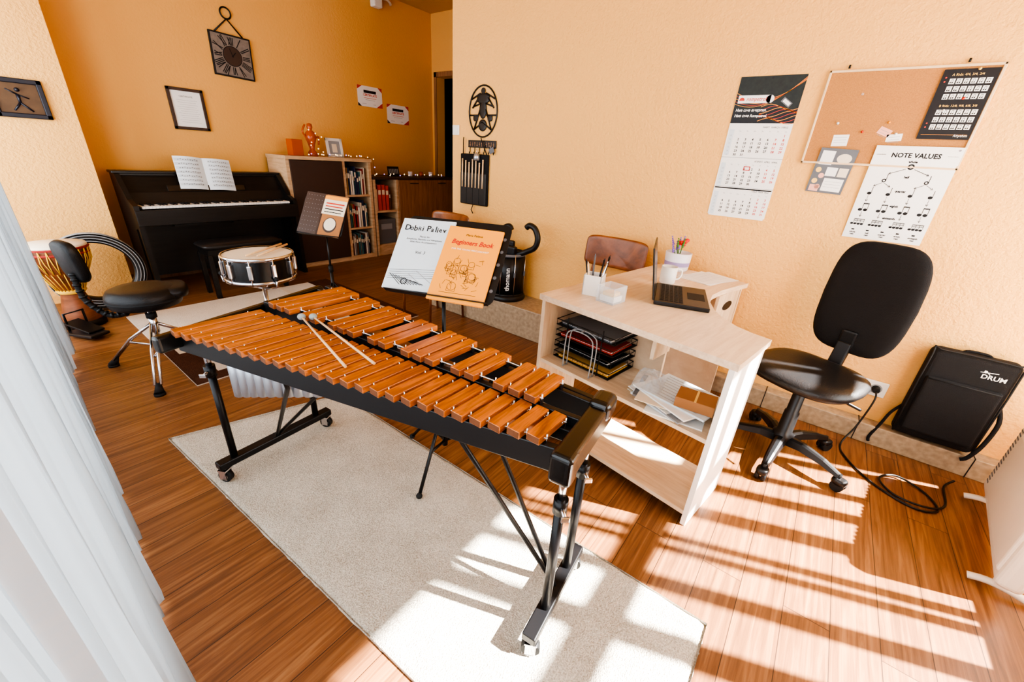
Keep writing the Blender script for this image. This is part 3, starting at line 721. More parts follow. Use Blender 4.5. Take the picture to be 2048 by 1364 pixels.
# ---------------------------------------------------------------- office chair
C=thing('office_chair','black fabric swivel office chair on a five-spoke wheeled base','chair',(2.2,-.13,0),rz=math.radians(157))
mb=MB()
def seatout(x,y): return (x*1.0,y*(1-.10*(x<0)*abs(x)/.22))
mb.pad(.43,.46,.065,M_leather,n=3.2,T=Matrix.Translation((.01,0,.468)),outline=seatout,bend=lambda p:Vector((p.x,p.y,p.z-.10*max(0,p.x-.14)+.05*abs(p.y)**1.5))); mb.part('seat',C,world=False)
mb=MB()
def bb(p): return Vector((-.295-.05*p.x+.22*p.y*p.y-.02*math.cos(p.x*5)+p.z*1.0,p.y,.79+p.x))
mb.pad(.53,.375,.055,M_fabric,n=3.8,outline=lambda x,y:(x,y*(1-.04*max(0,-x)/.27-.05*max(0,x)/.27)),bend=bb); mb.part('backrest',C,world=False)
mb=MB(); mb.box((-.255,0,.50),(.03,.06,.16),M_black,Matrix.Rotation(math.radians(-14),3,'Y'),bev=.006); mb.box((-.15,0,.42),(.24,.06,.02),M_black,bev=.004); mb.box((-.29,0,.59),(.05,.07,.10),M_black,bev=.01); mb.part('back_bracket',C,world=False)
mb=MB(); mb.lathe([(.0,.075),(.045,.08),(.048,.125),(.034,.135),(.032,.25),(.027,.255),(.026,.35),(.018,.36),(.018,.42),(0,.42)],(0,0,0),M_black,seg=20); mb.box((0,0,.42),(.20,.16,.03),M_black,bev=.008); mb.cyl((0,.05,.415),(.02,.24,.41),.006,M_metalb); mb.part('column',C,world=False)
for k in range(5):
    a=math.radians(16+72*k); mb=MB(); mb.M=Matrix.Rotation(a,4,'Z')
    pts=[(.03,0,.10),(.10,0,.108),(.20,0,.095),(.275,0,.072)]
    vs=[];fs=[]
    for i,(x,y,z) in enumerate(pts):
        ww=[.030,.027,.022,.016][i]; hh=[.022,.019,.014,.010][i]
        vs+=[(x,-ww,z-hh),(x,ww,z-hh),(x,ww*.7,z+hh*.6),(x,ww*.3,z+hh),(x,-ww*.3,z+hh),(x,-ww*.7,z+hh*.6)]
    for i in range(3):
        for j in range(6): fs.append([i*6+j,i*6+(j+1)%6,(i+1)*6+(j+1)%6,(i+1)*6+j])
    fs+=[[5,4,3,2,1,0],[18,19,20,21,22,23]]
    mb.add(vs,fs,M_black,False); mb.part('base_spoke',C,world=False)
    mb=MB(); mb.M=Matrix.Rotation(a,4,'Z'); mb.cyl((.275,0,.045),(.275,0,.082),.009,M_black,seg=10)
    for dy in (-.014,.014): mb.cyl((.285,dy-.009,.026),(.285,dy+.009,.026),.026,M_rubber,seg=20)
    mb.pad(.06,.052,.03,M_black,T=Matrix.Translation((.283,0,.047))); mb.part('caster',C,world=False)

# ---------------------------------------------------------------- right wall decorations
def month(mb,y,title,rows,hl=False):
    mb.rect(.005,y-.158,.295,y,M_paper,z=.0012)
    mb.text(title,.283,y-.016,.0115,M_print,z=.0018,al='RIGHT')
    for k in range(7): mb.text('Mo Tu We Th Fr Sa Su'.split()[k],.062+k*.036,y-.034,.008,M_gray,z=.0018,al='CENTER')
    mb.rect(.008,y-.150,.032,y-.024,M_paperb,z=.0015)
    for r_,row in enumerate(rows):
        mb.text(str(10+r_),.020,y-.056-r_*.019,.010,M_gray,z=.0018,al='CENTER')
        for k,d_ in enumerate(row):
            if d_: mb.text(str(d_),.062+k*.036,y-.057-r_*.019,.0155,M_red if k>4 else M_print,z=.0018,al='CENTER',bold=.0004)
def rows(first,n):
    out=[];r_=[0]*first
    for d_ in range(1,n+1):
        r_.append(d_)
        if len(r_)==7: out.append(r_); r_=[]
    if r_: out.append(r_)
    return out
mb=MB(); mb.bx(0,.30,-.69,0,0,.0008,M_paper)
mb.rect(0,-.215,.30,0,M_green,z=.001)
mb.rect(.0,-.215,.30,-.15,M_dblack,z=.0012)
for k in range(5): 
    pts=[(.0+.3*i/12,-.075-.004*k-.06*math.sin(i/12*2.2+.15*k)+.10*(i/12)**2) for i in range(13)]
    for (a,b),(c,d_) in zip(pts,pts[1:]): mb.line(a,b,c,d_,.0018,M_redp if k%2 else M_orange,z=.0014)
for k in range(9):
    pts=[(.13+.17*i/8,-.205+.008*k+.014*math.sin(i*.7+k*.8)) for i in range(9)]
    for (a,b),(c,d_) in zip(pts,pts[1:]): mb.line(a,b,c,d_,.0024,M_redp if k%2 else M_orange,z=.0014)
mb.line(.22,-.105,.262,-.135,.024,M_gcard,z=.0017); mb.line(.226,-.109,.257,-.131,.015,M_paper,z=.0018)
mb.rect(.012,-.122,.165,-.085,M_paper,z=.0018); mb.disc((.163,-.1035,.0018),.0185,M_paper); mb.disc((.030,-.108,.0022),.013,M_redp); mb.rect(.014,-.1215,.046,-.110,M_paper,z=.0024)
mb.text('rompetrol',.052,-.111,.026,M_redp,z=.0022,shear=.2,sx=.86,bold=.0004)
mb.text('Ние сме енергия.',.012,-.160,.0175,M_paper,z=.0022,shear=.15,bold=.0004); mb.text('Ние сме Rompetrol.',.012,-.186,.0175,M_paper,z=.0022,shear=.15,bold=.0004)
month(mb,-.222,'МАРТ  MARCH  MÄRZ',rows(6,31)); month(mb,-.388,'АПРИЛ  APRIL  APRIL',rows(2,30)); month(mb,-.540,'МАЙ  MAY  MAI',rows(4,31))
mb.rect(.127,-.447,.160,-.443,M_red,z=.0024); mb.rect(.127,-.430,.160,-.426,M_red,z=.0024); mb.rect(.127,-.447,.131,-.426,M_red,z=.0024); mb.rect(.156,-.447,.160,-.426,M_red,z=.0024)
mb.line(0,-.384,.30,-.384,.002,M_gray,z=.0016); mb.line(0,-.536,.30,-.536,.002,M_gray,z=.0016)
mb.disc((.15,-.010,.002),.005,M_dblack)
mb.top('wall_calendar','three-month wall calendar with a dark car picture on top','calendar',M=onright(.597,1.762))
t=thing('cork_board','cork notice board with a pale pine frame on the orange wall','notice board',M=onright(.212,1.768))
mb=MB(); mb.bx(.008,.577,-.392,-.008,0,.008,M_cork); mb.part('cork_sheet',t,world=False)
mb=MB()
for a,b,c,d_ in ((0,.585,-.010,0),(0,.585,-.40,-.390),(0,.010,-.40,0),(.575,.585,-.40,0)): mb.bx(a,b,c,d_,0,.014,M_pale,bev=.002)
for x_ in (.07,.47): mb.cyl((x_,.006,.006),(x_,.02,.006),.004,M_metalb)
mb.part('frame',t,world=False)
def onboard(x,y,off=.0095,a=0): return rotz(onright(.212-x,1.768+y,off),a)
mb=MB(); w_,h_=.168,.262; mb.bx(0,w_,-h_,0,0,.0008,M_dblack)
mb.text('A Rids: 4/4, 3/4, 2/4',.03,-.024,.012,M_yel,z=.0014); mb.text('B Rids: 12/8, 9/8, 6/8, 3/8',.03,-.138,.0115,M_yel,z=.0014)
for by in (-.032,-.146):
    for r_ in range(3):
        for k in range(6):
            xx=.028+k*.022; yy=by-r_*.028; mb.rect(xx,yy-.022,xx+.018,yy-.002,M_paper,z=.0012); mb.line(xx+.006,yy-.017,xx+.006,yy-.006,.0011,M_print,z=.0016); mb.line(xx+.012,yy-.017,xx+.012,yy-.006,.0011,M_print,z=.0016); mb.line(xx+.006,yy-.006,xx+.012,yy-.006,.0018,M_print,z=.0016); mb.disc((xx+.005,yy-.017,.0016),.0024,M_print,seg=8); mb.disc((xx+.011,yy-.017,.0016),.0024,M_print,seg=8)
for yy in (-.03,-.045,-.20,-.215): mb.disc((.014,yy,.0014),.003,M_redp,seg=10)
mb.line(.01,-.244,.158,-.244,.0012,M_orange,z=.0014); mb.text('Rhythm',.115,-.252,.014,M_paper,z=.0014,shear=.2)
mb.top('poster','black poster with white rhythm cells pinned on the cork board','poster',M=onboard(.405,-.018,.0155,-.0))
mb=MB(); w_,h_=.30,.42; mb.bx(0,w_,-h_,0,0,.0008,M_paper)
mb.text('NOTE VALUES',w_/2,-.047,.0265,M_print,al='CENTER',bold=.0009); mb.line(.01,-.037,.045,-.037,.0018,M_print); mb.line(.255,-.037,.29,-.037,.0018,M_print)
def note(cx,cy,fill=True,stem=True,s=1.0,whole=False):
    if fill: mb.disc((cx,cy,.0012),.0085*s,M_print,ry=.0066*s,seg=14)
    else: mb.lathe([(.0040*s,.0012),(.0082*s,.0012)],(cx,cy,0),M_print,seg=14)
    if stem: mb.line(cx+.0070*s,cy,cx+.0070*s,cy+.030*s,.0028,M_print)
def lb(s_,y,z_=.0125): mb.text(s_,.15,y,z_,M_print,al='CENTER',bold=.0007)
lb('whole',-.068); note(.15,-.085,False,False,1.5); lb('half',-.133); lb('quarter',-.195); lb('eighth',-.262); lb('sixteenth',-.318)
for cx in (.075,.225): note(cx,-.148,False)
for cx in (.04,.11,.19,.26): note(cx,-.208)
for cx in (.04,.11,.19,.26):
    note(cx-.010,-.285); note(cx+.010,-.285); mb.line(cx-.0044,-.256,cx+.0184,-.256,.0055,M_print)
for cx in (.04,.11,.19,.26):
    for j in range(4): note(cx-.021+j*.013,-.352,s=.75)
    mb.line(cx-.0165,-.330,cx+.0245,-.330,.005,M_print); mb.line(cx-.0165,-.3375,cx+.0245,-.3375,.003,M_print)
def arrow(a,b,c,d_):
    mb.line(a,b,c,d_,.0026,M_print); v=Vector((a-c,b-d_)).normalized()*.009
    for s_ in (.5,-.5):
        q=Matrix.Rotation(s_,2)@v; mb.line(c,d_,c+q.x,d_+q.y,.0024,M_print)
arrow(.135,-.095,.082,-.118); arrow(.165,-.095,.222,-.118)
for a,b in ((.072,.045),(.078,.106),(.222,.192),(.23,.256)): arrow(a,-.158,b,-.175)
for cx in (.04,.11,.19,.26): arrow(cx,-.217,cx,-.245); arrow(cx,-.293,cx,-.318)
for k,(n1,n2) in enumerate((('whole','rest'),('half','rest'),('quarter','rest'),('eighth','rest'),('sixteenth','rest'))):
    cx=.035+k*.0575; mb.rect(cx-.008,-.382,cx+.004,-.376,M_print,z=.001); mb.text(n1,cx,-.395,.0095,M_print,al='CENTER',bold=.0004); mb.text(n2,cx,-.405,.0095,M_print,al='CENTER',bold=.0004)
mb.disc((.285,-.012,.0016),.004,M_chrome)
mb.top('poster','white note values poster with a tree of musical notes','poster',M=rotx(onright(-.068,1.458,.0178),.036))
mb=MB(); mb.bx(0,.152,-.205,0,0,.001,M_gcard)
mb.rect(.012,-.075,.065,-.012,M_paper,z=.0014); mb.disc((.108,-.043,.0014),.03,M_cream,ry=.022,seg=20)
for k in range(4): mb.disc((.022+.02*(k%2),-.10-.026*k,.0014),.012,M_pink if k%2 else M_yel,seg=16)
mb.rect(.055,-.125,.10,-.085,M_paper,z=.0014); mb.rect(.106,-.125,.144,-.085,M_cream,z=.0014); mb.rect(.06,-.195,.142,-.135,M_paper,z=.0014); mb.rect(.01,-.2,.05,-.17,M_pink,z=.0014)
for k in range(3): mb.line(.066,-.150-k*.013,.136,-.150-k*.013,.001,M_gray,z=.0018)
mb.top('sticker_card','grey sheet of pastel stickers hanging under the cork board','card',M=rotx(rotz(onright(.142,1.442,.0185),-.05),.07))
for k,(x,y,a,m_,wd,hg) in enumerate(((.10,-.27,.05,M_paper,.062,.05),(.27,-.23,-.4,M_pink,.05,.03),(.30,-.265,.1,M_paper,.055,.03))):
    mb=MB(); mb.bx(0,wd,-hg,0,0,.0006,m_)
    for i in range(3): mb.line(.006,-.012-.011*i,wd-.008,-.012-.011*i,.0012,M_gray,z=.001)
    mb.top('note_card',['white handwritten note','small pink note','small white note'][k]+' pinned to the cork board','note',M=onboard(x,y,.0105,a),group='notes pinned on the cork board')
for k,(x,y,m_) in enumerate(((.155,-.10,M_clear),(.455,-.17,M_paper),(.50,-.125,M_redp),(.10,-.22,M_paper),(.205,-.255,M_redp),(.29,-.215,M_orange),(.51,-.02,M_yel),(.33,-.262,M_paper))):
    mb=MB(); mb.lathe([(0,.0),(.006,.0),(.003,.003),(.003,.008),(.0055,.010),(0,.011)],(0,0,0),m_,seg=12)
    mb.top('push_pin','small round push pin stuck in the cork board','push pin',M=onboard(x,y,.0095),group='push pins on the cork board')
t=thing('power_socket','white wall socket with a black plug','socket',M=onright(-.405,.335))
mb=MB(); mb.bx(0,.10,-.085,0,0,.012,M_white,bev=.003); mb.disc((.055,-.042,.0125),.026,M_gray,seg=24); mb.bx(.004,.03,-.06,-.02,.012,.018,M_heater,bev=.002); mb.part('socket_plate',t,world=False)
mb=MB(); mb.cyl((.055,-.042,.012),(.055,-.042,.045),.019,M_rubber,r2=.015); mb.part('plug',t,world=False)
mb=MB(); mb.tube([(2.665,-.46,.292),(2.63,-.463,.25),(2.60,-.44,.10),(2.52,-.40,.008),(2.40,-.42,.006),(2.25,-.52,.006),(2.17,-.66,.006),(2.22,-.75,.006),(2.33,-.72,.006),(2.38,-.62,.013),(2.30,-.55,.013),(2.22,-.60,.006),(2.2,-.70,.013),(2.28,-.78,.006),(2.45,-.80,.006),(2.52,-.84,.02)],.0045,M_wire,smooth=8)
mb.top('power_cable','black power cable looping over the wooden floor','cable')
t=thing('backpack','black drum gig bag leaning on the wall ledge','bag',M=frameM((2.662,-.725,.112),(0,-1,0),(.03,0,.9995),(-.9995,0,.03)))
mb=MB(); mb.box((0,.250,0),(.305,.48,.080),M_fabric,bev=.03,seg=4); mb.part('bag_body',t,world=False)
mb=MB(); mb.box((0,.20,.043),(.26,.30,.028),M_fabric,bev=.012,seg=3); mb.tube([(-.125,.34,.056),(.125,.34,.056)],.003,M_rubber); mb.tube([(-.146,.02,.038),(-.148,.46,.039),(-.125,.485,.039),(.125,.485,.039),(.148,.46,.039),(.146,.02,.038)],.004,M_rubber,smooth=3); mb.part('front_pocket',t,world=False)
mb=MB(); mb.text('DRUM',.034,.398,.029,M_paper,z=.0415,bold=.0006); mb.disc((.042,.430,.0415),.006,M_paper,seg=12); mb.line(.026,.425,.083,.432,.003,M_paper,z=.0416); mb.line(.037,.436,.058,.42,.0025,M_paper,z=.0417); mb.part('logo_print',t,world=False,label='white logo lettering')
for pts_,r_ in (([(-.15,.15,0),(-.18,.10,.02),(-.195,.02,.02),(-.215,-.06,.03),(-.21,-.09,.03)],.007),([(.15,.28,0),(.175,.2,.02),(.165,.08,.035),(.14,.0,.045),(.12,-.02,.045)],.009),([(-.05,.485,.0),(-.03,.497,.0),(.03,.497,.0),(.05,.485,.0)],.006)):
    MB().tube(pts_,r_,M_fabric,smooth=4).part('strap',t,world=False)
t=thing('convector_heater','white electric convector heater standing near the window wall','heater',M=Matrix.Translation((2.13,-.895,0))@Matrix.Rotation(math.radians(-8),4,'Z'))
mb=MB(); mb.box((0,0,.255),(.72,.07,.38),M_heater,bev=.022,seg=4); mb.box((-.03,.012,.25),(.60,.062,.29),M_heater,bev=.012,seg=3)
for k in range(24): mb.bx(-.33+k*.028,-.315+k*.028,.030,.0365,.405,.435,M_gcard)
for k in range(16): mb.bx(.298,.338,.030,.0358,.11+k*.018,.117+k*.018,M_gcard)
mb.part('heater_body',t,world=False)
for x in (-.29,.29):
    mb=MB(); mb.tube([(x,-.10,.014),(x,-.03,.03),(x,.03,.03),(x,.075,.014)],.013,M_heater,smooth=3); mb.bx(x-.012,x+.012,-.02,.02,.03,.09,M_heater,bev=.004); mb.part('foot',t,world=False)
MB().bx(0,.075,-.075,0,0,.010,M_white,bev=.002).bx(.012,.063,-.063,-.012,.010,.014,M_white,bev=.002).top('light_switch','white square light switch near the wall corner','switch',M=onright(2.74,1.52))
t=thing('key_holder','black wrought-iron oval drummer ornament with key hooks','wall ornament',M=onright(2.41,1.61,.006))
mb=MB()
mb.tube([(.145*math.cos(k*PI/16),.178*math.sin(k*PI/16)+.005,0) for k in range(32)],.006,M_metalb,closed=True,seg=6)
def cl(a,r_,b): mb.tube([(a[0],a[1],0),(b[0],b[1],0)],r_,M_metalb,seg=6)
mb.pad(.13,.07,.008,M_metalb,T=Matrix.Translation((0,.095,0))); mb.disc((0,.145,.003),.022,M_metalb,seg=16)
mb.pad(.075,.13,.008,M_metalb,n=2,T=Matrix.Translation((0,.02,0))); mb.pad(.05,.045,.008,M_metalb,T=Matrix.Translation((-.075,-.04,0))); mb.pad(.05,.045,.008,M_metalb,T=Matrix.Translation((.075,-.04,0))); mb.pad(.085,.085,.008,M_metalb,n=2,T=Matrix.Translation((0,-.09,0)))
for a,b in (((-.05,.10),(-.11,.03)),((.05,.10),(.11,.03)),((-.12,.09),(-.03,.13)),((.12,.09),(.03,.13)),((-.03,.02),(-.09,-.12)),((.03,.02),(.09,-.12)),((-.10,.04),(-.03,.06)),((.10,.04),(.03,.06)),((-.14,-.02),(-.04,-.02)),((.14,-.02),(.04,-.02)),((-.09,-.12),(.0,-.07)),((.09,-.12),(.0,-.07))): cl(a,.006,b)
mb.part('ornament',t,world=False)
mb=MB(); mb.box((0,-.225,0),(.30,.055,.006),M_metalb,bev=.002)
for k in range(11): mb.line(-.125+k*.025,-.243,-.125+k*.025,-.210,.004,M_door,z=.0035); mb.line(-.133+k*.025,-.2265+.008*(k%3-1),-.118+k*.025,-.2265+.008*(k%3-1),.004,M_door,z=.0036)
for k in range(6): mb.tube([(-.13+k*.052,-.25,0),(-.13+k*.052,-.285,.002),(-.125+k*.052,-.30,.015),(-.12+k*.052,-.285,.022)],.003,M_metalb,seg=6)
mb.part('hook_plate',t,world=False)
t=thing('stick_bag','black stick bag with drumsticks hanging from the key hooks','bag',M=onright(2.48,1.31,.014))
mb=MB(); mb.box((0,-.20,-.002),(.31,.40,.02),M_fabric,bev=.008); mb.box((0,-.27,.012),(.29,.25,.012),M_leather,bev=.004)
for k in (-1,0,1): mb.bx(.07*k-.001,.07*k+.001,-.39,-.15,.017,.020,M_rubber)
mb.tube([(-.13,0,0),(-.12,.10,.01),(-.115,.12,.012)],.004,M_fabric); mb.tube([(.13,0,0),(.08,.10,.01),(.075,.12,.012)],.004,M_fabric)
mb.tube([(.0,-.40,.01),(-.02,-.44,.01),(0.0,-.47,.01)],.004,M_fabric); mb.part('bag_body',t,world=False)
for k in range(7):
    p=MB(); x=-.12+k*.038; p.cyl((x,-.26,.018),(x+.004,-.05-.012*(k%3),.020),.006,M_stick,seg=8); p.sph((x+.004,-.045-.012*(k%3),.02),.007,M_stick,seg=8,rings=6)
    p.top('drumstick','wooden drumstick tucked in the black stick bag','drumstick',M=onright(2.48,1.31,.016),group='drumsticks in the stick bag')
mb=MB(); mb.tube([(0,0,0),(0,-.03,0)],.003,M_chrome,seg=6); mb.lathe([(0,.0),(.02,0),(.03,-.05),(0,-.055)],(0,-.03,0),M_silver,axis=(0,1,0),seg=12)
mb.top('key_charm','small metal bell charm hanging from a hook','charm',M=onright(2.43,1.345,.045))
mb=MB(); mb.bx(-.025,.025,-.04,0,0,.006,M_gcard,bev=.002); mb.tube([(0,0,.003),(-.01,.03,.003)],.002,M_chrome,seg=6)
mb.top('key_tag','small grey key tag hanging from a hook','key tag',M=rotz(onright(2.30,1.36,.02),.4))

# ---------------------------------------------------------------- marching drum on the ledge
t=thing('marching_drum','black marching drum with a shoulder carrier standing on the wall ledge','drum',(2.565,1.96,.24))
mb=MB(); mb.lathe([(0,.05),(.134,.05),(.134,.37),(0,.37)],(0,0,0),M_black,seg=40,smooth=True)
ang=math.atan2(-1.96,-2.565)
TM=Matrix.Rotation(ang,4,'Z')@Matrix.Translation((.1355,0,.09))@Matrix.Rotation(math.radians(90),4,'Z')@Matrix.Rotation(math.radians(90),4,'X')@Matrix.Rotation(math.radians(90),4,'Z')
mb.M=TM; mb.text('thomann',0,-.016,.052,M_paper,z=.001,bold=.0008); mb.M=Matrix(); mb.part('drum_shell',t,world=False)
mb=MB(); mb.lathe([(.132,.36),(.142,.36),(.142,.378),(.132,.380)],(0,0,0),M_gcard,seg=40); mb.lathe([(.132,.04),(.142,.04),(.142,.055),(.132,.057)],(0,0,0),M_black,seg=40); mb.disc((0,0,.374),.133,M_dblack); mb.part('hoop',t,world=False)
for k in range(8):
    a=k*PI/4+ang+PI/8; p=MB(); x=.144*math.cos(a);y=.144*math.sin(a); p.cyl((x,y,.05),(x,y,.38),.0035,M_chrome,seg=8); p.box((x,y,.22),(.014,.014,.04),M_gcard,Matrix.Rotation(a,3,'Z'),bev=.003); p.part('tension_rod',t,world=False)
mb=MB(); mb.lathe([(0,0),(.150,0),(.155,.015),(.15,.03),(.14,.045),(0,.045)],(0,0,0),M_black,seg=40); mb.part('base',t,world=False)
mb=MB(); mb.M=Matrix.Translation((0,0,.37))
mb.tube([(-.05,.09,-.06),(-.05,.095,.03),(-.04,.08,.13),(-.02,.04,.19),(-.01,.0,.205),(-.01,-.02,.18)],.022,M_leather,seg=12,smooth=5)
mb.tube([(-.02,-.08,-.04),(-.02,-.10,.0),(.0,-.17,.035),(.0,-.245,.08),(.0,-.265,.15),(.0,-.235,.215),(.0,-.185,.235),(.0,-.155,.215)],.022,M_leather,seg=12,smooth=5)
mb.box((-.04,.0,.02),(.05,.20,.09),M_black,bev=.015); mb.box((.0,.02,.07),(.04,.14,.06),M_black,bev=.015); mb.part('shoulder_carrier',t,world=False,label='padded black curved carrier hooks')

# ---------------------------------------------------------------- snare drum, stand, throne
sx_,sy_,sz_=.94,2.50,.725
t=thing('snare_drum','black snare drum with chrome hoops and white head','drum',(sx_,sy_,sz_-.14))
mb=MB(); mb.lathe([(.172,0),(.172,.14)],(sx_,sy_,sz_-.14),M_gloss,seg=48); mb.part('shell',t)
for z in (sz_-.015,sz_-.143):
    mb=MB(); mb.lathe([(.173,0),(.181,0),(.182,.018),(.176,.020),(.173,.018)],(sx_,sy_,z),M_chrome,seg=48); mb.part('hoop',t,label='chrome hoop')
for z in (sz_-.002,sz_-.141):
    mb=MB(); mb.disc((sx_,sy_,z),.175,M_cream,seg=48); mb.part('drum_head',t,label='off-white drum head')
for k in range(10):
    a=k*PI/5+.3; p=MB(); x=sx_+.179*math.cos(a);y=sy_+.179*math.sin(a)
    p.cyl((x,y,sz_-.14),(x,y,sz_),.0038,M_chrome,seg=8); p.box((x,y,sz_-.07),(.020,.024,.08),M_chrome,Matrix.Rotation(a,3,'Z'),bev=.006); p.part('lug',t,label='chrome lug')
for k,(a,b) in enumerate((((.86,2.44),(1.12,2.60)),((.90,2.40),(1.14,2.57)))):
    p=MB(); p.cyl((a[0],a[1],sz_+.007),(b[0],b[1],sz_+.014),.0055,M_stick,r2=.006,seg=10); p.sph((a[0],a[1],sz_+.007),.0055,M_stick,seg=8,rings=6)
    p.top('drumstick','wooden drumstick resting on the snare drum','drumstick',group='drumsticks on the snare drum')
t=thing('snare_stand','chrome snare stand with rubber-tipped tripod legs','drum stand',(sx_,sy_,.012))
mb=MB(); mb.cyl((sx_,sy_,.12),(sx_,sy_,.53),.012,M_chrome); mb.cyl((sx_,sy_,.36),(sx_,sy_,.40),.02,M_chrome); mb.part('pole',t)
mb=MB()
for k in range(3):
    a=k*2.094+.5; c,s=math.cos(a),math.sin(a)
    mb.tube([(sx_,sy_,.52),(sx_+.12*c,sy_+.12*s,.545),(sx_+.193*c,sy_+.193*s,.572),(sx_+.195*c,sy_+.195*s,.61)],.006,M_chrome); mb.sph((sx_+.195*c,sy_+.195*s,.615),.013,M_rubber,seg=10,rings=6)
mb.part('basket',t)
for k in range(3):
    a=k*2.094+1.2; c,s=math.cos(a),math.sin(a); mb=MB(); mb.tube([(sx_,sy_,.30),(sx_+.14*c,sy_+.14*s,.16),(sx_+.24*c,sy_+.24*s,.025)],.007,M_chrome); mb.tube([(sx_,sy_,.13),(sx_+.14*c,sy_+.14*s,.16)],.005,M_chrome); mb.sph((sx_+.24*c,sy_+.24*s,.026),.014,M_rubber); mb.part('leg',t)
px,py=.485,2.95
t=thing('drum_throne','round black drum stool with chrome tripod legs and a backrest','stool',(px,py,0))
mb=MB(); mb.pad(.345,.345,.11,M_leather,n=2,T=Matrix.Translation((px,py,.462))); mb.pad(.15,.25,.06,M_leather,n=2.6,T=Matrix.Translation((px+.125,py-.02,.482))@Matrix.Rotation(-.2,4,'Z')); mb.lathe([(.171,.445),(.175,.452),(.171,.458)],(px,py,0),M_rubber,seg=40); mb.part('seat',t)
mb=MB(); mb.cyl((px,py,.14),(px,py,.42),.013,M_chrome); mb.cyl((px,py,.24),(px,py,.34),.019,M_chrome); mb.cyl((px,py,.33),(px,py,.36),.026,M_rubber); mb.part('pole',t)
for fx,fy in ((.36,2.62),(.28,3.18),(.74,3.10)):
    d=Vector((fx-px,fy-py,0)); q=Vector((px,py,0)); mb=MB()
    n_=Vector((-d.y,d.x,0)).normalized()*.013
    for s_ in (1,-1): mb.tube([q+Vector((0,0,.30))+n_*s_,q+d*.5+Vector((0,0,.19))+n_*s_,q+d*.93+Vector((0,0,.05))+n_*s_],.0075,M_chrome); 
    mb.tube([q+Vector((0,0,.15)),q+d*.55+Vector((0,0,.165))],.007,M_chrome)
    mb.cyl(q+d*.90+Vector((0,0,.055)),q+d+Vector((0,0,.012)),.012,M_rubber,r2=.024); mb.cyl(q+d+Vector((0,0,0)),q+d+Vector((0,0,.014)),.026,M_rubber); mb.part('leg',t,label='chrome double-braced leg with rubber foot')
mb=MB(); mb.pad(.23,.15,.055,M_leather,n=3.5,T=Matrix.Translation((.265,3.08,.665))@Matrix.Rotation(.35,4,'Z')@Matrix.Rotation(math.radians(80),4,'Y')@Matrix.Rotation(.1,4,'Z')); mb.part('backrest',t)
mb=MB(); pts=[(.252,3.07,.60),(.250,3.06,.54),(.256,3.05,.47),(.285,3.03,.41),(.325,3.0,.37),(.38,2.98,.37),(.44,2.96,.41)]
mb.tube(pts,.013,M_rubber,smooth=6)
for k in range(14):
    f=k/13*(len(pts)-1); i=min(int(f),len(pts)-2); p=Vector(pts[i]).lerp(Vector(pts[i+1]),f-i); d=(Vector(pts[i+1])-Vector(pts[i])).normalized(); mb.cyl(p-d*.006,p+d*.006,.018,M_black,seg=12)
mb.part('backrest_arm',t)

# ---------------------------------------------------------------- djembe and hoop
t=thing('djembe','wooden djembe with red cloth and yellow rope','drum',(.30,4.10,0))
mb=MB(); mb.lathe([(0,.0),(.115,.0),(.118,.02),(.085,.13),(.062,.24),(.070,.30),(.115,.38),(.150,.46),(.158,.54),(.158,.58)],(.30,4.10,0),M_dj,seg=40); mb.part('shell',t)
mb=MB(); mb.lathe([(.160,.555),(.163,.575),(.158,.588),(0,.590)],(.30,4.10,0),M_cream,seg=40); mb.part('drum_head',t)
mb=MB(); 
for z,r_ in ((.53,.162),(.565,.166)): mb.lathe([(r_,z-.008),(r_+.006,z),(r_,z+.008)],(.30,4.10,0),M_roper,seg=40)
n_=26
for k in range(n_):
    a=2*PI*k/n_; b=2*PI*(k+.5)/n_
    for a1,a2 in ((a,b),(b,2*PI*(k+1)/n_)):
        z1,z2=((.56,.40) if a1==a else (.40,.56)); r1,r2=((.166,.128) if a1==a else (.128,.166)); 
        am=(a1+a2)/2
        mb.tube([(.30+r1*math.cos(a1),4.1+r1*math.sin(a1),z1),(.30+.162*math.cos(am),4.1+.162*math.sin(am),.48),(.30+r2*math.cos(a2),4.1+r2*math.sin(a2),z2)],.0032,M_ropey,seg=5)
    mb.tube([(.30+.128*math.cos(a),4.1+.128*math.sin(a),.40),(.30+.07*math.cos(b),4.1+.07*math.sin(b),.26)],.003,M_ropey,seg=5)
mb.lathe([(.070,.245),(.080,.26),(.072,.275)],(.30,4.10,0),M_ropey,seg=30)
mb.part('rope_lacing',t)
mb=MB(); mb.lathe([(.119,.0),(.122,.0),(.122,.045),(.117,.05)],(.30,4.10,0),M_black,seg=40); mb.part('foot_ring',t)
t=thing('frame_drum','tall black hoop drum with metal rim standing on its edge','drum',(.50,4.42,0))
mb=MB(); A=(-.12,-.98,.10); cz=.30; HC=(.50,4.42,cz)
mb.lathe([(.215,-.07),(.282,-.07),(.282,.07),(.215,.07),(.215,-.07)],HC,M_black,axis=A,seg=56); mb.part('hoop',t)
mb=MB(); 
for o_ in (-.07,-.024,.024,.07): mb.lathe([(.2825,o_-.003),(.286,o_),(.2825,o_+.003)],HC,M_gray,axis=A,seg=56)
for r_ in (.225,.245,.265): mb.lathe([(r_,.0705),(r_+.003,.073),(r_+.006,.0705)],HC,M_gray,axis=A,seg=56)
mb.part('metal_rim',t,label='grey rim bands')
t=thing('pedal','black bass drum pedal on the floor beside the djembe','pedal',(.27,3.80,0))
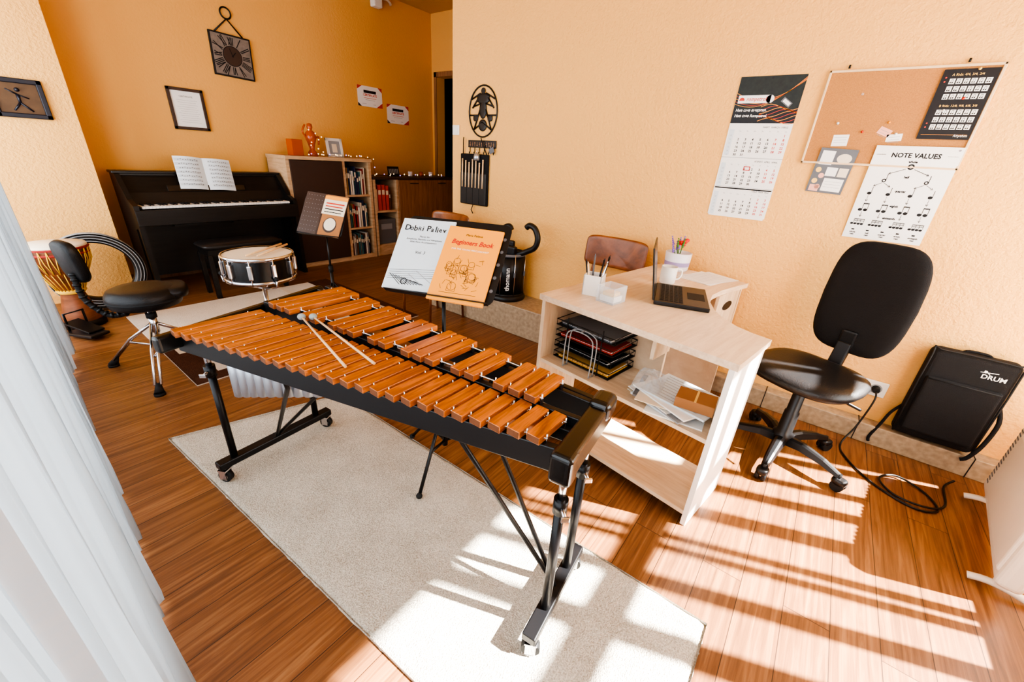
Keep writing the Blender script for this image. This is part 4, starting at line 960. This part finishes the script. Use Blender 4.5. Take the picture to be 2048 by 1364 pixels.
mb=MB(); mb.box((.27,3.80,.03),(.12,.22,.02),M_black,Matrix.Rotation(.5,3,'Z'),bev=.006); mb.box((.27,3.84,.07),(.10,.20,.012),M_metalb,Matrix.Rotation(.5,3,'Z')@Matrix.Rotation(.25,3,'X'),bev=.004); mb.tube([(.20,3.88,.02),(.20,3.88,.16),(.30,3.93,.16),(.30,3.93,.02)],.008,M_metalb); mb.part('foot_board',t)

# ---------------------------------------------------------------- piano
P=thing('digital_piano','black upright digital piano with open keyboard','piano',(1.46,4.85,0))
px0,px1=.835,2.145
for x in (px0,px1-.035):
    mb=MB(); poly=[(4.60,.60),(4.60,.76),(4.72,.80),(4.90,.985),(5.05,.985),(5.05,0),(4.72,0),(4.72,.56)]
    vs=[(x,y,z) for y,z in poly]+[(x+.035,y,z) for y,z in poly]; n_=len(poly)
    mb.add(vs,[list(range(n_))[::-1],list(range(n_,2*n_))]+[[i,(i+1)%n_,n_+(i+1)%n_,n_+i] for i in range(n_)],M_piano); mb.bx(x,x+.035,4.60,5.05,0,.045,M_piano); mb.bx(x,x+.035,4.61,4.655,.04,.60,M_piano); mb.part('side_panel',P)
mb=MB(); mb.bx(px0+.03,px1-.03,4.62,5.0,.60,.70,M_piano,bev=.004); mb.bx(px0+.25,px0+.58,4.66,4.9,.575,.60,M_piano); mb.bx(px1-.6,px1-.25,4.66,4.9,.575,.60,M_piano); mb.bx(px0,px1,4.595,4.62,.60,.725,M_piano,bev=.004); mb.part('key_bed',P)
mb=MB(); mb.add([(px0+.035,4.80,.735),(px1-.035,4.80,.735),(px1-.035,4.84,.84),(px0+.035,4.84,.84),(px1-.035,4.94,.985),(px0+.035,4.94,.985)],[[0,1,2,3],[3,2,4,5]],M_piano); mb.bx(px0+.03,px1-.03,4.93,5.05,.70,.985,M_piano); mb.box(((px0+px1)/2,4.99,.995),(px1-px0+.02,.15,.02),M_piano,bev=.004); mb.bx(px0+.035,px1-.035,4.79,4.80,.735,.745,M_redp); mb.part('upper_panel',P)
mb=MB(); mb.bx(px0+.03,px1-.03,4.96,4.98,.10,.60,M_piano); mb.bx(1.35,1.57,4.86,4.98,.06,.12,M_piano); 
for k in range(3): mb.bx(1.38+k*.06,1.41+k*.06,4.78,4.88,.06,.07,M_chrome,bev=.002)
mb.part('lower_panel',P)
mb=MB(); mb.box((1.46,4.855,.87),(.62,.012,.05),M_gloss,Matrix.Rotation(-.3,3,'X'),bev=.002); mb.part('music_rest',P)
wk=MB(); ww=(px1-px0-.12)/52
wk.bx(.0006,ww-.0006,0,.145,0,.018,M_key,bev=.001); me=wk.mesh('white_key')
bk=MB(); bk.bx(0,.010,.05,.145,.016,.030,M_dblack,bev=.0015); mk=bk.mesh('black_key')
for i in range(52):
    o=bpy.data.objects.new('white_key',me); COL.objects.link(o); o.parent=P; o.location=(px0+.06+i*ww-1.46,4.635-4.85,.732)
    if i%7 not in (1,4) and i<51:
        o=bpy.data.objects.new('black_key',mk); COL.objects.link(o); o.parent=P; o.location=(px0+.06+(i+1)*ww-.005-1.46,4.635-4.85,.732)
P.location.y-=.155
SM=frameM((1.465,4.692,.852),(1,0,0),(0,math.sin(.3),math.cos(.3)),(0,-math.cos(.3),math.sin(.3)))
mb=MB()
for sgn in (-1,1):
    vs=[];fs=[]
    for i in range(7):
        f=i/6; x=sgn*.22*f; z=.03*math.sin(f*PI*.9)*(1-f*.4)+.002
        vs+=[(x,0,z),(x,.28,z+.001)]
    for i in range(6): fs.append([2*i,2*i+2,2*i+3,2*i+1] if sgn>0 else [2*i+1,2*i+3,2*i+2,2*i])
    mb.add(vs,fs,M_paperb,True)
    for r_ in range(7):
        for l in range(5):
            y=.258-r_*.035-l*.0042
            for i in range(1,6):
                f0,f1=i/6,min((i+1)/6,.97); z0=.03*math.sin(f0*PI*.9)*(1-f0*.4)+.0035; z1=.03*math.sin(f1*PI*.9)*(1-f1*.4)+.0035
                mb.add([(sgn*.22*f0,y,z0),(sgn*.22*f1,y,z1),(sgn*.22*f1,y+.0012,z1),(sgn*.22*f0,y+.0012,z0)],[[0,1,2,3]],M_gray)
        for k in range(9):
            f0=.2+.08*k; z0=.03*math.sin(f0*PI*.9)*(1-f0*.4)+.005; mb.disc((sgn*.22*f0,.251-r_*.035+.004*math.sin(k*2+r_),z0),.003,M_print,seg=8); 
mb.top('sheet_music','open sheet music book standing on the piano','sheet music',M=SM@Matrix.Rotation(-.06,4,'Z'))
t=thing('piano_bench','black piano bench in front of the piano','bench',(1.47,4.22,0))
mb=MB(); mb.pad(.66,.30,.055,M_leather,n=7,T=Matrix.Translation((1.46,4.22,.45))); mb.part('seat',t)
mb=MB(); mb.bx(1.16,1.76,4.10,4.34,.37,.425,M_piano); mb.part('apron',t)
for x in (1.17,1.75):
    for y in (4.11,4.33):
        mb=MB(); mb.box((x,y,.19),(.036,.036,.38),M_piano,bev=.003); mb.part('leg',t)

# ---------------------------------------------------------------- shelving at the back
S1=thing('bookcase','light oak bookcase with a dark brown door and open shelves','bookcase',(2.67,4.85,0))
a0,a1,yf,yb=2.17,3.18,4.62,5.04
mb=MB(); mb.bx(a0-.005,a1+.01,yf-.015,yb,1.145,1.18,M_oakd,bev=.002); mb.bx(a0,a0+.035,yf,yb,0,1.145,M_oakd); mb.bx(a1-.035,a1,yf,yb,0,1.145,M_oakd); mb.bx(2.80,2.835,yf,yb,0,1.145,M_oakd); mb.bx(a0,a1,yf+.01,yb,0,.05,M_oakd); mb.bx(a0,a1,yb-.01,yb,0,1.145,M_bdoor); mb.part('case',S1)
for z in (.37,.755): MB().bx(2.835,a1-.035,yf+.01,yb-.01,z,z+.022,M_oakd).part('shelf',S1)
mb=MB(); mb.bx(a0+.037,2.798,yf-.012,yf+.006,.055,1.14,M_bdoor,bev=.002); mb.part('door',S1)
S2=thing('cabinet','low oak cabinet with an open shelf and walnut-coloured doors','cabinet',(3.9,4.85,0))
b0,b1=3.20,4.61
mb=MB(); mb.bx(b0,b1,yf-.01,yb,.95,.98,M_bdoor,bev=.002); mb.bx(b0,b0+.03,yf,yb,0,.95,M_oakd); mb.bx(3.545,3.575,yf,yb,0,.95,M_oakd); mb.bx(b1-.03,b1,yf,yb,0,.95,M_oakd); mb.bx(b0,b1,yf+.01,yb,.0,.14,M_oakd); mb.bx(b0,b1,yb-.01,yb,0,.95,M_bdoor); mb.part('case',S2)
MB().bx(b0+.03,3.545,yf+.01,yb-.01,.55,.575,M_oakd).part('shelf',S2)
for x,y in ((3.58,4.08),(4.085,4.58)):
    d_=MB(); d_.bx(x,y,yf-.012,yf+.006,.145,.945,M_door,bev=.002); dd=d_.part('door',S2)
    h_=MB(); h_.bx((x+y)/2-.07,(x+y)/2+.07,yf-.03,yf-.015,.90,.91,M_black,bev=.002); h_.bx((x+y)/2-.065,(x+y)/2-.055,yf-.03,yf-.01,.90,.91,M_black); h_.bx((x+y)/2+.055,(x+y)/2+.065,yf-.03,yf-.01,.90,.91,M_black)
    ho=bpy.data.objects.new('handle',h_.mesh('handle',parent_matrix(S2).inverted())); COL.objects.link(ho); ho.parent=dd
def book(x,z,th_,dep,h,mc,name='book',lab='upright book',grp='books',tilt=0):
    mb=MB(); mb.bx(0,th_,0,.004,0,h,mc); mb.bx(0,.0025,0,dep,0,h,mc); mb.bx(th_-.0025,th_,0,dep,0,h,mc); mb.bx(.0025,th_-.0025,.004,dep-.004,.004,h-.004,M_paper)
    mb.bx(.15*th_,.85*th_,-.0006,.0,h*.62,h*.8,M_cream)
    return mb.top(name,lab,'book',M=Matrix.Translation((x,4.645,z))@Matrix.Rotation(tilt,4,'Y'),group=grp)
random.seed(21)
CN=['navy','red','grey','cream','brown','black','white','teal','gold']
for z,zh in ((.778,.32),(.393,.32),(.051,.27)):
    x=2.842
    while x<3.09:
        th_=random.uniform(.010,.032); h=random.uniform(.22,zh); k=random.randrange(9)
        book(x,z,th_,random.uniform(.2,.28),h,BOOKC[k],lab=CN[k]+' spine book standing on the oak bookcase shelf',grp='books on the oak bookcase'); x+=th_+.0015
x=3.235
for k,c in enumerate((3,1,1,1,4)):
    book(x,.576,[.03,.055,.055,.05,.02][k],.28,[.26,.31,.31,.30,.24][k],[BOOKC[3],M_redp,M_redp,M_redp,BOOKC[4]][k],name='binder',lab=['cream','red','red','red','brown'][k]+' ring binder on the cabinet shelf',grp='binders on the cabinet shelf'); x+=[.03,.055,.055,.05,.02][k]+.004
mb=MB(); mb.bx(3.24,3.53,4.66,4.95,.142,.46,M_gcard,bev=.004); mb.bx(3.30,3.47,4.657,4.66,.33,.40,M_gray); mb.top('storage_box','dark grey storage box on the lower cabinet shelf','box')
mb=MB(); mb.bx(2.31,2.43,4.72,4.84,1.1805,1.34,M_amber,bev=.006); mb.top('candle_holder','square amber glass candle holder on the bookcase','candle holder')
t=thing('glass_figurine','tall amber glass figurine on the bookcase','figurine',(2.57,4.80,1.1805))
mb=MB(); mb.lathe([(0,0),(.055,0),(.05,.03),(.025,.07),(.04,.13),(.06,.19),(.045,.24),(.02,.26),(.03,.29),(.026,.32),(0,.33)],(0,0,0),M_amber,seg=24); mb.part('body',t,world=False)
mb=MB(); mb.tube([(-.04,0,.18),(-.085,0,.24),(-.05,.0,.31)],.010,M_amber,smooth=4).part('arm',t,world=False); MB().tube([(.04,0,.18),(.09,0,.20),(.08,.0,.12)],.010,M_amber,smooth=4).part('arm',t,world=False)
t=thing('photo_frame','white photo frame on the bookcase','picture frame',(2.86,4.82,1.1805))
mb=MB(); mb.M=Matrix.Rotation(-.15,4,'X')
for a,b,c,d_ in ((-.10,.10,0,.03),(-.10,.10,.17,.20),(-.10,-.07,0,.20),(.07,.10,0,.20)): mb.bx(a,b,-.01,.008,c,d_,M_white,bev=.002)
mb.part('frame',t,world=False)
mb=MB(); mb.M=Matrix.Rotation(-.15,4,'X'); mb.bx(-.07,.07,0,.004,.03,.17,M_gray); mb.bx(-.03,.03,-.001,0,.05,.14,M_cream); mb.part('picture',t,world=False)
t=thing('small_frame','small black desk frame on the low cabinet','picture frame',(3.66,4.80,.9805))
mb=MB(); mb.M=Matrix.Rotation(-.2,4,'X'); mb.bx(-.09,.09,0,.008,0,.12,M_dblack,bev=.002)
for k in range(6): mb.bx(-.075+k*.026,-.057+k*.026,-.001,0,.03,.09,M_gray)
mb.part('frame',t,world=False)
for x,m_,r_ in ((3.93,M_pot,.03),(4.12,M_amber,.025),(4.30,M_pot,.028)):
    mb=MB(); mb.lathe([(0,0),(r_*.8,0),(r_,.01),(r_*1.05,.06),(r_*.9,.06),(r_*.85,.02),(0,.02)],(x,4.80,.9805),m_,seg=20); mb.top('candle_cup',('amber glass' if m_ is M_amber else 'white ceramic')+' tealight cup on the low cabinet','candle holder')
FL=thing('fairy_lights','string of warm fairy lights draped over the shelves','string lights',(3.0,4.70,1.18))
random.seed(4); pts=[]
for k in range(16): pts.append((2.45+k*.047,4.66+.03*math.sin(k*1.9),1.186+.012*abs(math.sin(k*2.3))))
pts+=[(3.20,4.60,1.17),(3.21,4.60,1.08),(3.24,4.62,1.0)]
for k in range(20): pts.append((3.26+k*.06,4.66+.05*math.sin(k*1.7),.988+.014*abs(math.sin(k*2.1))))
mb=MB(); mb.tube(pts,.0015,M_wire,seg=4,smooth=3); mb.part('wire',FL)
sb=MB(); sb.sph((0,0,0),.007,M_bulb,seg=8,rings=6); mbulb=sb.mesh('bulb'); sb=MB(); sb.sph((0,0,0),.007,M_bulbc,seg=8,rings=6); mbulb2=sb.mesh('bulb')
for k,p in enumerate(pts):
    o=bpy.data.objects.new('light_bulb',mbulb2 if k%4==1 else mbulb); COL.objects.link(o); o.parent=FL; o.location=Vector(p)+Vector((random.uniform(-.01,.01),-.01,.012))-Vector((3.0,4.70,1.18))
for k in range(8):
    o=bpy.data.objects.new('light_bulb',mbulb); COL.objects.link(o); o.parent=FL; o.location=Vector((2.57+.07*math.cos(k*1.3),4.70,1.23+.03*k))-Vector((3.0,4.70,1.18))

# ---------------------------------------------------------------- back wall things
t=thing('wall_clock','square rustic clock with roman numerals hanging from a metal ring','clock',M=rotz(onback(2.04,2.03,.002),-.03))
mb=MB(); q=.178
mb.bx(-q,q,-q,q,0,.02,M_dblack,bev=.004); mb.rect(-q+.014,-q+.014,q-.014,q-.014,M_clockf,z=.0205)
NUM=['XII','I','II','III','IIII','V','VI','VII','VIII','IX','X','XI']
for k,s_ in enumerate(NUM):
    a=PI/2-k*PI/6; rr0,rr1=.090,.160/max(abs(math.cos(a)),abs(math.sin(a)))*.96
    n_=len(s_); wd={'I':.014,'V':.025,'X':.025}
    tot=sum(wd[c] for c in s_); pos=-tot/2
    for c in s_:
        o_=pos+wd[c]/2; pos+=wd[c]
        def P_(r_,off): return (r_*math.cos(a)+math.sin(a)*off,r_*math.sin(a)-math.cos(a)*off)
        if c=='I': segs=[(rr0,o_*.8,rr1,o_)]
        elif c=='V': segs=[(rr1,o_-.010,rr0,o_*.8),(rr1,o_+.010,rr0,o_*.8)]
        else: segs=[(rr1,o_-.010,rr0,o_*.8+.008),(rr1,o_+.010,rr0,o_*.8-.008)]
        for (r1,o1,r2,o2) in segs:
            p1=P_(r1,o1);p2=P_(r2,o2); mb.line(p1[0],p1[1],p2[0],p2[1],.0075,M_print,z=.0212)
mb.disc((0,0,.0214),.084,M_print,seg=40); mb.disc((0,0,.0218),.078,M_bdoor,seg=40); mb.part('clock_face',t,world=False)
mb=MB(); mb.line(0,0,.03,.035,.008,M_print,z=.024); mb.line(0,0,-.02,.06,.006,M_print,z=.025); mb.disc((0,0,.026),.008,M_print); mb.part('hands',t,world=False)
mb=MB(); mb.tube([(-.12,q,.006),(0,.30,.006),(.12,q,.006)],.007,M_metalb); mb.tube([(.045*math.cos(k*PI/12),.345+.045*math.sin(k*PI/12),.006) for k in range(24)],.007,M_metalb,closed=True); mb.part('hanging_ring',t,world=False)
t=thing('framed_certificate','certificate in a dark wooden frame','picture',M=onback(1.43,1.70,.002))
mb=MB()
for a,b,c,d_ in ((0,.285,-.025,0),(0,.285,-.345,-.32),(0,.025,-.345,0),(.26,.285,-.345,0)): mb.bx(a,b,c,d_,0,.018,M_frame,bev=.003)
mb.part('frame',t,world=False)
mb=MB(); mb.bx(.02,.265,-.325,-.02,0,.006,M_paper)
mb.text('CERTIFICATE',.142,-.075,.018,M_print,z=.007,al='CENTER')
for k in range(11): mb.line(.06+.01*(k%3),-.10-.018*k,.225-.012*(k%2),-.10-.018*k,.0015,M_gray,z=.007)
mb.part('certificate',t,world=False)
t=thing('framed_picture','relief picture of a figure in a dark blue frame','picture',M=onback(.33,1.59,.002,y=4.75))
mb=MB()
for a,b,c,d_ in ((0,.27,-.03,0),(0,.27,-.245,-.215),(0,.03,-.245,0),(.24,.27,-.245,0)): mb.bx(a,b,c,d_,0,.022,M_navy,bev=.005)
mb.part('frame',t,world=False)
mb=MB(); mb.bx(.02,.25,-.23,-.02,0,.008,M_bronze)
mb.M=Matrix.Translation((.135,-.12,.012))
for a,b,r_ in (((0,.02),(0,-.03),.010),((0,-.03),(.05,-.08),.007),((0,-.03),(-.04,-.08),.007),((0,.02),(-.05,.05),.005),((0,.02),(.05,.0),.005)): mb.cyl((a[0],a[1],0),(b[0],b[1],0),r_,M_navy,r2=r_*.7,seg=8)
mb.sph((.005,.05,0),.013,M_navy); mb.part('relief',t,world=False)
for k,(x,z) in enumerate(((3.40,2.005),(3.825,1.85))):
    mb=MB(); w_,h_=.36,.225; mb.bx(0,w_,-h_,0,0,.001,M_paper)
    mb.add([(0,0,.0014),(0,-.045,.0014),(.07,0,.0014)],[[0,1,2]],M_redp); mb.add([(w_,-h_,.0014),(w_,-h_+.06,.0014),(w_-.09,-h_,.0014)],[[0,1,2]],M_redp); mb.add([(w_,0,.0014),(w_-.06,0,.0014),(w_,-.05,.0014)],[[0,1,2]],M_redp); mb.add([(0,-h_,.0014),(.05,-h_,.0014),(0,-h_+.04,.0014)],[[0,1,2]],M_navy)
    mb.text('CERTIFICATE',w_/2,-.108,.034,M_redp,z=.0018,al='CENTER',bold=.0009); mb.rect(.09,-.075,.27,-.045,M_navy,z=.0016); mb.line(.09,-.130,.27,-.130,.004,M_redp,z=.0018); mb.line(.11,-.150,.25,-.150,.003,M_gray,z=.0018); mb.line(.06,-.195,.12,-.195,.003,M_gray,z=.0018); mb.line(.22,-.195,.26,-.195,.003,M_gray,z=.0018)
    mb.top('certificate_sheet','white award certificate with red corner shapes taped to the wall','certificate',M=onback(x,z,.001),group='award certificates on the wall')
t=thing('motion_sensor','white sensor on a bracket near the ceiling','sensor',M=onback(3.72,2.90,.0))
mb=MB(); mb.box((0,0,.06),(.12,.14,.09),M_white,bev=.015,seg=3); mb.part('housing',t,world=False); mb=MB(); mb.tube([(.05,.03,.05),(.16,.05,.05),(.24,.03,.02),(.24,.03,0)],.014,M_white,smooth=4); mb.part('bracket',t,world=False)

# ---------------------------------------------------------------- lights
def area(name,M,sx,sy,e,c):
    l=bpy.data.lights.new(name,'AREA'); l.shape='RECTANGLE'; l.size=sx;l.size_y=sy;l.energy=e;l.color=c
    o=bpy.data.objects.new(name,l); COL.objects.link(o); o.matrix_world=M
area('window_sky_light',frameM((1.80,YN-.16,1.36),(1,0,0),(0,0,1),(0,-1,0)),1.7,1.8,64,(1,.97,.93))
area('window_sky_light',frameM((XL-.14,1.35,1.4),(0,-1,0),(0,0,1),(-1,0,0)),4.0,2.1,140,(.90,.95,1))
area('window_sky_light',frameM((XL-.14,4.1,1.4),(0,-1,0),(0,0,1),(-1,0,0)),1.0,2.1,40,(.94,.97,1))  # lamp behind the added window, brightens the back of the room
sl=bpy.data.lights.new('sun','SUN'); sl.energy=52; sl.angle=math.radians(.9); sl.color=(1,.97,.92)
so=bpy.data.objects.new('sun',sl); COL.objects.link(so)
dv=Vector((-.36,.90,-1.02)).normalized(); so.rotation_euler=dv.to_track_quat('-Z','Y').to_euler()
wd=bpy.data.worlds.new('world'); SC.world=wd; wd.use_nodes=True
bg=wd.node_tree.nodes['Background']; bg.inputs[0].default_value=(.80,.89,1,1); bg.inputs[1].default_value=1.6
# ---------------------------------------------------------------- camera
cd=bpy.data.cameras.new('camera'); cd.sensor_width=36; cd.lens=805*36/2048; cd.clip_start=.01
co=bpy.data.objects.new('camera',cd); COL.objects.link(co)
r_=Vector((.6100,-.7898,.0611)).normalized(); f_=Vector((.7359,.5365,-.4136)).normalized(); u_=r_.cross(f_).normalized(); r_=f_.cross(u_)
co.matrix_world=frameM((0,0,1.3),r_,u_,-f_)
SC.camera=co
SC.view_settings.view_transform='AgX'
try: SC.view_settings.look='AgX - High Contrast'
except Exception as ex: print(ex)
SC.view_settings.exposure=.22
